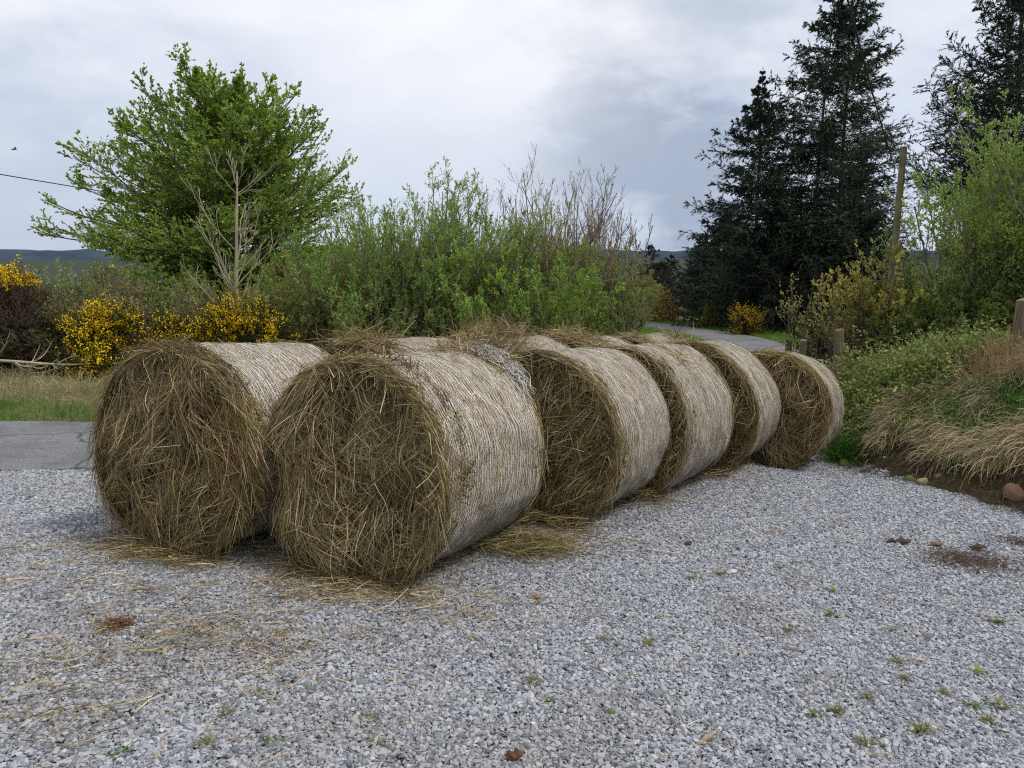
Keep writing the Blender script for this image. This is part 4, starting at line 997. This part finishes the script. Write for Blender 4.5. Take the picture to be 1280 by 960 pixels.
# bramble mounds on the bank
GB = 'bramble mounds along the top of the bank'
def bramble(x, y, w, h, label, col=(.085, .115, .045), n=420):
    z = float(gz(x, y)); t = thing('bramble_bush', (x, y, z), label, 'bramble', GB)
    a = rng.normal(0, w * .3, (n, 2)); st = np.concatenate([a, (gz(x + a[:, 0], y + a[:, 1]) - z)[:, None]], 1)
    d = np.stack([rng.normal(-.15, .6, n), rng.normal(-.15, .6, n), np.full(n, .9)], 1)
    P, R = grow(st, d, rng.uniform(.5, 1.25, n) * h * 1.3, 8, np.full(n, .004), .3, 0, 1.9)
    gl = gz(x + P[..., 0], y + P[..., 1]) - z; P[..., 2] = np.maximum(P[..., 2], gl + .03)
    mb = MB(); mb.ribbons(P, np.full(n, .006), vcol((.13, .085, .05), n, .35)); mb.build('stem', M_twig, t)
    q, T = on_path(P, 26, .2, 1.); m = len(q); q = q + rvec(m) * .04; mb = MB(); s = rng.uniform(.55, 1.25, m)
    mb.leaves(q, rvec(m) + [-.2, -.2, .1], rvec(m) * .8 + [-.2, -.3, .9], .052 * s, .034 * s, vcol(np.array(col) * [2.5, 2.3, 1.6], m, .35, q + [x, y, 0], 2.5, .4)); mb.build('foliage', M_leaf, t)
for (px, yy, w, h, lab, cc) in (
    (1050, 10.9, 1.2, .58, 'grey green bramble mound behind the farthest front row bale', (.09, .105, .05)),
    (1110, 10.0, 1.2, .5, 'bramble mound below the wooden pole on the bank', (.085, .115, .04)),
    (1150, 9.6, 1.2, .5, 'bramble mound with dull green leaves at the crest of the bank', (.08, .11, .04)),
    (1200, 9.3, 1.2, .5, 'bramble mound at the crest of the bank, left of the tall reddish grass', (.08, .105, .04)),
    (1245, 9.0, 1.0, .42, 'dark bramble mound below the right hand fence post', (.06, .085, .03)),
    (1085, 9.6, .8, .26, 'low bramble mound halfway down the left part of the bank', (.088, .105, .045)),
    (1165, 9.0, .9, .26, 'olive bramble mound halfway down the middle of the bank', (.085, .10, .04)),
    (1300, 8.6, 1.1, .45, 'bramble mound on the bank just beyond the right edge', (.075, .10, .035))):
    bramble(at(px, yy), yy, w, h, lab, cc)

# bank grass (uncountable)
mb = MB()
def bank_pts(n, s0, s1, y0, y1):
    y = rng.uniform(y0, y1, n); x = foot(y) + rng.uniform(s0, s1, n); return np.stack([x, y], 1)
p = bank_pts(4200, .8, 4.0, 4.5, 14); nz = vn2(p[:, 0], p[:, 1], 1.1, 61)
blades(mb, p[nz > .05], 7, (.12, .34), .007, (.11, .19, .04), lean=np.array([-.2, -.2, 0]))
blades(mb, p[nz <= -.05], 6, (.15, .4), .006, (.34, .27, .155), lean=np.array([-.4, -.3, 0]), arch=1.)
p = bank_pts(1500, -.05, .9, 4.5, 11); blades(mb, p[::2], 4, (.04, .16), .006, (.10, .075, .045), lean=np.array([-.4, -.3, 0]), arch=1.5)
blades(mb, p[1::4], 5, (.05, .16), .006, (.10, .15, .04))
blades(mb, p[3::4], 5, (.06, .2), .006, (.26, .19, .11), lean=np.array([-.4, -.3, 0]), arch=1.)
for (px, yy, s_) in ((1235, 7.7, .25), (1215, 8.0, .22), (1180, 8.3, .2), (1125, 8.8, .2), (1150, 9.0, .18), (1275, 7.4, .2), (1068, 8.9, .1)):
    c = np.array([at(px, yy), yy]); blades(mb, c + rng.normal(0, s_, (130, 2)), 7, (.15, .38), .007, (.10, .22, .035), lean=np.array([-.2, -.2, 0]))
tag(mb.build('bank_grass', M_grass), 'mixed green and dry grass growing over the bank', 'grass', kind='stuff')

# verges
mb = MB()
n = 11000; x = rng.uniform(-14.5, 4, n); y = rng.uniform(6.5, 19, n); r = road_dist(x, y); k = (r > ROAD_HW + .02) & (r < ROAD_HW + 4.2) & (np.abs(x) < .75 * y + 3); x, y, r = x[k], y[k], r[k]
P_ = np.stack([x, y], 1); near = r < ROAD_HW + 1.5 + .6 * vn2(x, y, .8, 6)
blades(mb, P_[near], 10, (.07, .2), .008, (.11, .20, .035), spread=.09)
blades(mb, P_[~near], 7, (.10, .30), .007, (.33, .28, .15), spread=.09, arch=.8)
tag(mb.build('verge_grass', M_grass), 'green and straw coloured grass verge beyond the road', 'grass', kind='stuff')
mb = MB()
n = 7000; x = rng.uniform(2, 13, n); y = rng.uniform(12, 44, n); r = road_dist(x, y); k = (np.abs(r) > ROAD_HW) & (r > -ROAD_HW - 2.6) & (r < ROAD_HW + 3.); x, y = x[k], y[k]
blades(mb, np.stack([x, y], 1), 7, (.08, .22), .018, (.11, .22, .03), spread=.15)
tag(mb.build('roadside_grass', M_grass), 'bright green grass along both sides of the far road', 'grass', kind='stuff')
mb = MB()
n = 1500; x = rng.uniform(-12, 2, n); y = rng.uniform(5.5, 12, n); r = road_dist(x, y); k = np.abs(r + ROAD_HW - .05) < .16 + .1 * vn2(x, y, 1.2, 3); x, y = x[k], y[k]
k = vn2(x, y, .9, 14) > -.1
blades(mb, np.stack([x, y], 1)[k], 6, (.03, .10), .006, (.12, .14, .04), spread=.05)
tag(mb.build('edge_grass', M_grass), 'thin strip of short grass between the gravel and the road', 'grass', kind='stuff')

# ------------------------------------------------------------------ fallen branch, fence, pole, cables, bird
t = thing('fallen_branch', (at(20, 12.2), 12.2, float(gz(at(20, 12.2), 12.2))), 'bare bleached fallen branch lying on the far verge at the left edge', 'branch')
s = np.linspace(0, 1, 14)[:, None]
P0 = (np.array([-1.6, -.25, .10]) * (1 - s) + np.array([1.35, .1, .30]) * s + np.concatenate([np.zeros((14, 2)), .10 * np.sin(s * 5)], 1))[None]
mb = MB(); R0 = np.linspace(.038, .012, 14)[None]; mb.tubes(P0, R0, np.full((1, 3), .5), 7)
P1, R1 = spawn(P0, R0, 9, .25, .98, .7, .30, 8, .3, .55, rr=.6); P2, R2 = spawn(P1, R1, 4, .2, 1, .6, .5, 6, .3, .3, rr=.7)
mb.tubes(P1, np.maximum(R1, .006), np.full((len(P1), 3), .5), 5); mb.tubes(P2, np.maximum(R2, .004), np.full((len(P2), 3), .5), 4)
mb.build('bough', M_palebark, t, smooth=True)

def box_bm(w, d, h, bev=.008, seg=8, jit=.006):
    """tapering upright timber with a slightly skewed top"""
    mb = MB(); zs = np.linspace(0, h, seg); prof = []
    for i, z in enumerate(zs):
        k = 1 + rng.normal(0, jit); b = .18
        p = np.array([(-1 + b, -1), (1 - b, -1), (1, -1 + b), (1, 1 - b), (1 - b, 1), (-1 + b, 1), (-1, 1 - b), (-1, -1 + b)], float) * np.array([w / 2, d / 2]) * k
        zz = np.full(8, z) + (p[:, 0] * .25 if i == seg - 1 else 0); prof.append(np.concatenate([p, zz[:, None]], 1))
    V = np.array(prof); idx = np.arange(seg * 8).reshape(seg, 8); j = np.roll(idx, -1, 1)
    mb.add(V, np.stack([idx[:-1], j[:-1], j[1:], idx[1:]], -1).reshape(-1, 4))
    c = V[-1].mean(0); mb.add(np.vstack([V[-1], c]), np.stack([np.arange(8), np.roll(np.arange(8), -1), np.full(8, 8)], 1)); return mb
POSTS = [(at(1330, 6.9), 6.9, 1.15, .0), (at(1260, 8.5), 8.5, 1.13, .02), (at(1047, 11.6), 11.6, .50, -.02), (at(1000, 13.4), 13.4, .15, .03), (at(986, 17.5), 17.5, -.25, 0)]
f0 = POSTS[1]; fz = float(gz(f0[0], f0[1]))
fence = thing('wire_fence', (f0[0], f0[1], fz), 'old wire fence on weathered wooden posts along the top of the bank', 'fence')
tops = []
for (x, y, zt, ln) in POSTS:
    g = float(gz(x, y)) - .15; h = max(zt - g, .7); wdt = .115
    o = box_bm(wdt, wdt * .9, h).build('post', M_post, fence); o.location = (x - f0[0], y - f0[1], g - fz); o.rotation_euler = (ln, ln * .7, rng.uniform(0, 1)); tops.append((x, y, g + h))
mb = MB(); tp = np.array(tops)
for dz in (-.16,):
    Ps = []
    for a, b in zip(tp[:-1], tp[1:]):
        s = np.linspace(0, 1, 12)[:, None]; q = a * (1 - s) + b * s; q[:, 2] += dz - .05 * np.sin(s[:, 0] * PI); q[:, 1] -= .06; Ps.append(q)
    Pw = np.concatenate(Ps)[None] - np.array([f0[0], f0[1], fz]); mb.tubes(Pw, np.full(Pw.shape[:2], .0022), np.full((1, 3), .5), 4)
mb.build('wire', M_fwire, fence)

px_, py_ = at(1110, 18.), 18.; pz_ = float(gz(px_, py_)); ptop = 4.02
pole = thing('telegraph_pole', (px_, py_, pz_), 'weathered wooden telegraph pole standing behind the yellow leaved shrubs', 'pole')
s = np.linspace(0, 1, 12)[:, None]; P0 = (np.array([-.05, 0, -.2]) * (1 - s) + np.array([.02, 0, ptop - pz_]) * s)[None]
mb = MB(); mb.tubes(P0, np.linspace(.088, .070, 12)[None], np.full((1, 3), .5), 14)
e = P0[0, -1]; mb.add(np.vstack([e + [0, 0, .03]] + [e + .070 * np.array([math.cos(a), math.sin(a), 0]) for a in np.arange(14) / 14 * 2 * PI]), np.stack([np.zeros(14, int), 1 + np.arange(14), 1 + np.roll(np.arange(14), -1)], 1)); mb.build('shaft', M_pole, pole, smooth=False)
mb = MB(); s = np.linspace(0, 1, 5)[:, None]; mb.tubes((e + np.array([-.30, -.05, -.30]) * (1 - s) + np.array([.2, .03, -.26]) * s)[None], np.full((1, 5), .012), np.full((1, 3), .5), 6); mb.build('bracket', M_fwire, pole)
mb = MB(); rr_ = np.array([[.001, .03, .042, .028, .04, .028, .022, .001]]); s = np.linspace(0, .13, 8)[:, None]; mb.tubes((e + np.array([-.30, -.05, -.31]) + np.array([0, 0, 1]) * s)[None], rr_, np.full((1, 3), .5), 10); mb.build('insulator', M_ceramic, pole, smooth=True)
def cable(a, b, sag, rad, label):
    a, b = np.array(a, float), np.array(b, float); s = np.linspace(0, 1, 40)[:, None]; q = a * (1 - s) + b * s; q[:, 2] -= sag * 4 * (s * (1 - s))[:, 0]
    mb = MB(); mb.tubes((q - a)[None], np.full((1, 40), rad), np.full((1, 3), .5), 6); o = mb.build('overhead_cable', M_wire); o.location = a
    tag(o, label, 'cable', 'overhead cables'); return o
ins = np.array([px_, py_, pz_]) + e + [-.30, -.05, -.20]
cable(ins, (-2.6, -1.5, 7.4), .35, .014, 'black overhead cable running from the wooden pole up across the tall spruces')
cable((-17.4, 25.5, 4.35), (-8, 46., 3.0), .1, .018, 'black overhead cable crossing the sky at the left edge')

mb = MB()   # small bird in the sky
bc = [];
s = np.linspace(0, 1, 9); prof = np.array([.002, .018, .027, .03, .028, .022, .014, .010, .002])
mb.tubes(np.stack([-.02 + .22 * (s - .5), .02 * np.sin(s * 3), -.02 * s], 1)[None], prof[None], np.full((1, 3), .5), 8)
for sd in (-1, 1):
    q = np.array([(.045, .02 * sd, .0), (-.03, .02 * sd, 0), (-.01, .14 * sd, .06), (.05, .13 * sd, .07), (-.07, .29 * sd, .02), (-.03, .28 * sd, .03)])
    mb.add(q, np.array([[0, 1, 2, 3], [3, 2, 4, 5]]))
q = np.array([(-.10, 0, -.02), (-.20, .035, -.02), (-.17, 0, -.02), (-.20, -.035, -.02)]); mb.add(q, np.array([[0, 1, 2, 3]]))
bird = mb.build('bird', M_bird); bird.location = (at(38, 32) * 1.0, 32., CAM_H + (HZ - 196) / F_PX * 32 * 1.0 + .1); bird.rotation_euler = (.3, -.1, .6)
tag(bird, 'tiny dark bird flying in the sky at the upper left', 'bird')

# ------------------------------------------------------------------ rocks and debris
def rock(px, py, sx, sy, sz, col, label, name='rock', y=None):
    c = px2ground(px, py) if y is None else np.array([at(px, y), y])
    u = np.linspace(0, PI, 9); v = np.arange(14) / 14 * 2 * PI; U, Vv = np.meshgrid(u, v, indexing='ij')
    q = np.stack([np.sin(U) * np.cos(Vv), np.sin(U) * np.sin(Vv), np.cos(U)], -1); sd = int(px)
    q = q * (1 + .28 * vnoise(q, 1.3, sd) + .12 * vnoise(q, 3.1, sd + 1))[..., None] * np.array([sx, sy, sz])
    idx = np.arange(9 * 14).reshape(9, 14); j = np.roll(idx, -1, 1); mb = MB(); mb.add(q, np.stack([idx[:-1], idx[1:], j[1:], j[:-1]], -1).reshape(-1, 4), col)
    o = mb.build(name, M_rock); o.location = (c[0], c[1], float(gz(c[0], c[1])) + sz * .35); o.rotation_euler = (0, 0, rng.uniform(0, 6)); tag(o, label, 'rock', 'rocks at the foot of the bank')
rock(1152, 606, .075, .06, .05, (.36, .29, .16), 'tan rock at the edge of the gravel below the bank')
rock(1137, 602, .06, .05, .045, (.16, .17, .04), 'mossy yellow green rock beside the tan rock')
rock(1268, 622, .10, .08, .085, (.30, .17, .11), 'reddish rock at the foot of the bank by the right edge')
rock(1172, 598, .05, .04, .035, (.24, .19, .14), 'small brown rock right of the tan rock, below the dry tussocks')
rock(1054, 582, .06, .05, .05, (.15, .17, .05), 'small mossy rock against the right side of the farthest front row bale')
rock(1110, 586, .03, .025, .02, (.45, .43, .38), 'small pale stone on the bare soil of the bank', y=8.35)

def chip(px, py, L, W, T, rz, mat, name, label, cat, curve=.0):
    c = px2ground(px, py); n, m = 12, 7; s = np.linspace(-1, 1, n); a = np.arange(m) / m * 2 * PI
    wprof = np.sqrt(np.maximum(1 - np.abs(s) ** 2.6, .02)) * (1 + .25 * vn2(s * 3, s * 0 + px, 1, 3))
    V = np.stack([np.broadcast_to((s * L / 2)[:, None], (n, m)), wprof[:, None] * W / 2 * np.cos(a)[None] + curve * (s ** 2)[:, None] * L, wprof[:, None] * T / 2 * np.sin(a)[None] + T * .4 * vn2(s * 4, s * 0 + py, 1, 5)[:, None]], -1)
    idx = np.arange(n * m).reshape(n, m); j = np.roll(idx, -1, 1); mb = MB(); mb.add(V, np.stack([idx[:-1], j[:-1], j[1:], idx[1:]], -1).reshape(-1, 4)); mb.add(V[0], np.array([[0, 1, 2], [0, 2, 3], [0, 3, 4], [0, 4, 5], [0, 5, 6]])); mb.add(V[-1], np.array([[2, 1, 0], [3, 2, 0], [4, 3, 0], [5, 4, 0], [6, 5, 0]]))
    o = mb.build(name, mat); o.location = (c[0], c[1], float(G(c[0], c[1])) + .016 + T * .45); o.rotation_euler = (0, 0, rz); return tag(o, label, cat)
chip(1123, 681, .17, .065, .03, -.15, M_barkchip, 'bark_piece', 'long dark brown piece of bark lying on the gravel at the right', 'bark')
chip(1170, 684, .10, .05, .022, .2, mat_wood('tan_bark_chip', (.13, .07, .04), (.25, .15, .08)), 'bark_piece', 'short tan piece of bark right of the long dark piece', 'bark')
chip(1222, 689, .13, .05, .025, .1, M_barkchip, 'bark_piece', 'brown piece of bark at the top of the dark debris patch', 'bark')
chip(886, 929, .15, .02, .018, .72, M_driftwood, 'stick', 'short pale grey stick lying on the gravel at the bottom of the picture', 'stick', .04)
chip(860, 683, .055, .035, .02, .3, M_barkchip, 'bark_piece', 'small dark bark chip on the gravel near the middle of the front row', 'bark')
chip(672, 750, .05, .04, .012, .5, mat_plain('dead_leaf', (.30, .16, .07), .8), 'dead_leaf', 'curled tan dead leaf on the gravel below the gap of the first two bales', 'leaf', .2)
chip(644, 951, .06, .045, .02, .4, mat_plain('brown_leaf', (.11, .045, .02), .8), 'dead_leaf', 'dark reddish brown dead leaf at the bottom edge of the picture', 'leaf', .1)
chip(914, 719, .07, .05, .02, .2, mat_plain('pale_flat_stone', (.48, .49, .53), .8), 'flat_stone', 'pale flat stone standing out on the gravel at the right', 'stone')
def debris(px, py, sx, sy, n, cols, label, name='debris_patch', L=(.008, .034)):
    c = px2ground(px, py); p = c + rng.normal(0, 1, (n, 2)) * [sx, sy]; z = G(p[:, 0], p[:, 1]) + rng.uniform(.010, .03, n); q = np.concatenate([p, z[:, None]], 1) - np.array([c[0], c[1], float(G(*c))])
    d = rvec(n); d[:, 2] *= .15; mb = MB(); l = rng.uniform(*L, n); mb.leaves(q, d, rvec(n) * .4 + [0, 0, 1], l, l * rng.uniform(.12, .4, n), vcol(cols, n, .45)); o = mb.build(name, M_dry); o.location = (c[0], c[1], float(G(*c))); tag(o, label, 'plant debris', kind=None)
debris(1215, 703, .17, .13, 2600, (.085, .05, .032), 'wide patch of dark brown bark crumbs on the gravel at the right')
debris(1275, 680, .10, .08, 700, (.08, .05, .035), 'smaller patch of dark brown crumbs at the right edge of the gravel')
debris(147, 785, .04, .035, 700, (.14, .07, .033), 'rusty brown clump of dead moss on the gravel at the left')
debris(350, 812, .16, .06, 260, (.13, .075, .04), 'thin scatter of reddish brown plant bits below the nearest bales')
debris(360, 858, .03, .03, 90, (.07, .035, .02), 'tiny dark red scrap pile on the gravel at lower left of centre')
for (px, py) in ((1042, 614), (1010, 643), (1040, 660), (1045, 678), (968, 667), (905, 718)):
    debris(px, py, .05, .035, 90, (.28, .21, .09), 'small tan patch of dried moss on the right hand gravel', 'moss_patch', (.008, .025))
for o in list(COL.objects):
    if o.name.startswith('moss_patch'): o['group'] = 'tan moss patches on the right hand gravel'

# weeds in the gravel
def weed_mesh(n, L, W, col, el=.5):
    a = np.arange(n) * 2.4 + rng.normal(0, .3, n); e = np.abs(rng.normal(el, .25, n)); d = np.stack([np.cos(a) * np.cos(e), np.sin(a) * np.cos(e), np.sin(e)], 1)
    P, R = grow(np.zeros((n, 3)) + rng.normal(0, .006, (n, 3)) * [1, 1, 0], d, rng.uniform(.6, 1.2, n) * L, 5, np.full(n, 1.), .12, 0, .9)
    w = np.array([.35, .9, 1., .7, .12])[None] * (W * rng.uniform(.7, 1.2, n))[:, None]; mb = MB(); mb.ribbons(P, w, vcol(col, n, .3), side=np.cross(d, np.array([0, 0, 1.])) * 0 + [0, 0, 1.]); return mb
def put_weed(proto, px, py, sc_, label, group):
    c = px2ground(px, py); o = proto.copy() if proto.get('used') else proto; first = not proto.get('used')
    if first: proto['used'] = 1
    else:
        COL.objects.link(o)
    if not first:
        for ch in list(proto.children): k = ch.copy(); COL.objects.link(k); k.parent = o
    o.location = (c[0], c[1], float(G(*c)) + .008); o.rotation_euler = (0, 0, rng.uniform(0, 6)); o.scale = (sc_,) * 3; tag(o, label, 'weed', group)
protos = []
for nm, args in (('weed', (22, .045, .010, (.12, .19, .06), .45)), ('weed', (48, .05, .004, (.19, .19, .07), .55)), ('weed', (9, .07, .018, (.17, .28, .04), 1.0))):
    o = weed_mesh(*args).build(nm, M_grass); protos.append(o)
GWd = 'small weeds growing in the gravel'
put_weed(protos[2], 1222, 845, .85, 'bright green upright seedling in the gravel at the lower right', GWd)
put_weed(protos[2], 1041, 741, .7, 'bright green seedling below the long dark bark piece', GWd)
lab0 = 'tiny flat green weed in the gravel of the foreground'; lab1 = 'tiny tufted yellow green weed in the gravel of the foreground'
for (px, py, sc_) in ((386, 871, 1.1), (400, 905, .8), (338, 930, 1.2), (765, 899, 1.), (685, 880, .9), (1038, 770, .9), (1018, 896, 1.), (1248, 780, 1.), (857, 805, .9), (812, 805, .7), (1215, 885, 1.), (1115, 790, .6), (917, 697, .8), (416, 806, .7), (552, 828, .6), (1240, 850, .7), (150, 945, .9)):
    put_weed(protos[0], px, py, sc_, lab0, GWd)
for (px, py, sc_) in ((592, 803, .8), (830, 777, .9), (758, 803, 1.1), (806, 810, 1.), (668, 858, 1.1), (1045, 892, 1.), (1150, 918, 1.2), (1085, 935, 1.1), (1250, 887, 1.2), (865, 725, .9), (900, 720, .9), (1248, 780, .8), (1085, 875, .8), (320, 872, .9), (282, 895, .9), (350, 890, .8), (260, 935, 1.), (462, 905, .9), (470, 935, .9), (1130, 850, .8), (1235, 905, .9), (1180, 870, .8), (975, 712, .7), (985, 790, .8), (1120, 830, .8)):
    put_weed(protos[1], px, py, sc_, lab1, GWd)

# ------------------------------------------------------------------ light and sky
SUN_EL, SUN_AZ = R_(56), R_(104)      # azimuth measured clockwise from +Y: right and a little behind the camera
sd = Vector((math.sin(SUN_AZ) * math.cos(SUN_EL), math.cos(SUN_AZ) * math.cos(SUN_EL), math.sin(SUN_EL)))
sun = bpy.data.lights.new('sun', 'SUN'); sun.energy = 2.4; sun.angle = R_(14); sun.color = (1., .95, .88)
so = bpy.data.objects.new('sun', sun); COL.objects.link(so); so.rotation_euler = (-sd).to_track_quat('-Z', 'Y').to_euler(); so.location = (5, -3, 12)
wd = bpy.data.worlds.new('World'); sc.world = wd; wd.use_nodes = True
nt = wd.node_tree; nt.nodes.clear()
class WT(NT):
    def __init__(s, t): s.t = t; s.out = s.n('ShaderNodeOutputWorld')
t = WT(nt)
sky = t.n('ShaderNodeTexSky', sky_type='NISHITA'); sky.sun_disc = False; sky.sun_elevation = SUN_EL; sky.sun_rotation = SUN_AZ
bg1 = t.n('ShaderNodeBackground'); bg1.inputs[1].default_value = .09; t.l(sky.outputs[0], bg1.inputs[0])
tc = t.n('ShaderNodeTexCoord'); dirv = tc.outputs['Generated']
sep = t.n('ShaderNodeSeparateXYZ'); t.l(dirv, sep.inputs[0])
n1 = t.noise(t.mapping(dirv, (1, 1, 2.0)), 3.0, 6, .52, .25)
n2 = t.noise(t.mapping(dirv, (1, 1, 2.4)), 8.5, 5, .55, .2)
nn = t.math('ADD', t.math('MULTIPLY', n1, .65), t.math('MULTIPLY', n2, .35))
base = t.ramp(nn, [(.34, (.66, .725, .83)), (.46, (.83, .87, .94)), (.60, (.99, 1.0, 1.02))])
# darker, bluer low cloud near the horizon
low = t.ramp(sep.outputs[2], [(.0, (.66, .72, .84)), (.10, (.70, .75, .86)), (.30, (1, 1, 1))])
base = t.mixc(1., base, low, 'MULTIPLY')
def blob(dv, lo, hi, warp=.25):
    v = Vector(dv).normalized(); d = t.n('ShaderNodeVectorMath', operation='DOT_PRODUCT')
    t.l(dirv, d.inputs[0]); d.inputs[1].default_value = v
    ang = t.math('ARCCOSINE', t.math('MINIMUM', d.outputs['Value'], 1.))
    w = t.math('ADD', ang, t.math('MULTIPLY', t.math('SUBTRACT', n2, .5), warp)); m = t.n('ShaderNodeMapRange', interpolation_type='SMOOTHSTEP')
    t.l(w, m.inputs[0]); m.inputs[1].default_value = lo; m.inputs[2].default_value = hi; m.inputs[3].default_value = 1; m.inputs[4].default_value = 0; return m.outputs[0]
def dpx(px, py): return ((px - 640) / F_PX, math.cos(pitch) + (480 - py) / F_PX * math.sin(pitch), -math.sin(pitch) + (480 - py) / F_PX * math.cos(pitch))
dark = t.math('MAXIMUM', blob(dpx(775, 190), .05, .14, .2), t.math('MAXIMUM', blob(dpx(850, 215), .04, .13, .2), t.math('MULTIPLY', blob(dpx(850, 60), .0, .2, .4), .45)))
base = t.mixc(t.math('MULTIPLY', dark, .75), base, (.31, .37, .50))
base = t.mixc(t.math('MULTIPLY', blob(dpx(560, 120), .0, .3), .5), base, (.93, .95, .99))
base = t.mixc(t.math('MULTIPLY', blob(dpx(30, 260), .02, .22), .55), base, (.50, .56, .69))
bg2 = t.n('ShaderNodeBackground'); bg2.inputs[1].default_value = 1.06; t.l(base, bg2.inputs[0])
mx = t.n('ShaderNodeMixShader'); mx.inputs[0].default_value = .93; t.l(bg1.outputs[0], mx.inputs[1]); t.l(bg2.outputs[0], mx.inputs[2]); t.l(mx.outputs[0], t.out.inputs[0])

sc.render.engine = 'CYCLES'
sc.view_settings.view_transform = 'Standard'; sc.view_settings.look = 'None'; sc.view_settings.exposure = 0; sc.view_settings.gamma = 1
sc.cycles.max_bounces = 5; sc.cycles.diffuse_bounces = 3; sc.cycles.transmission_bounces = 3; sc.cycles.use_denoising = False; sc.cycles.filter_width = 1.15
sc.render.resolution_x = 1024; sc.render.resolution_y = 768
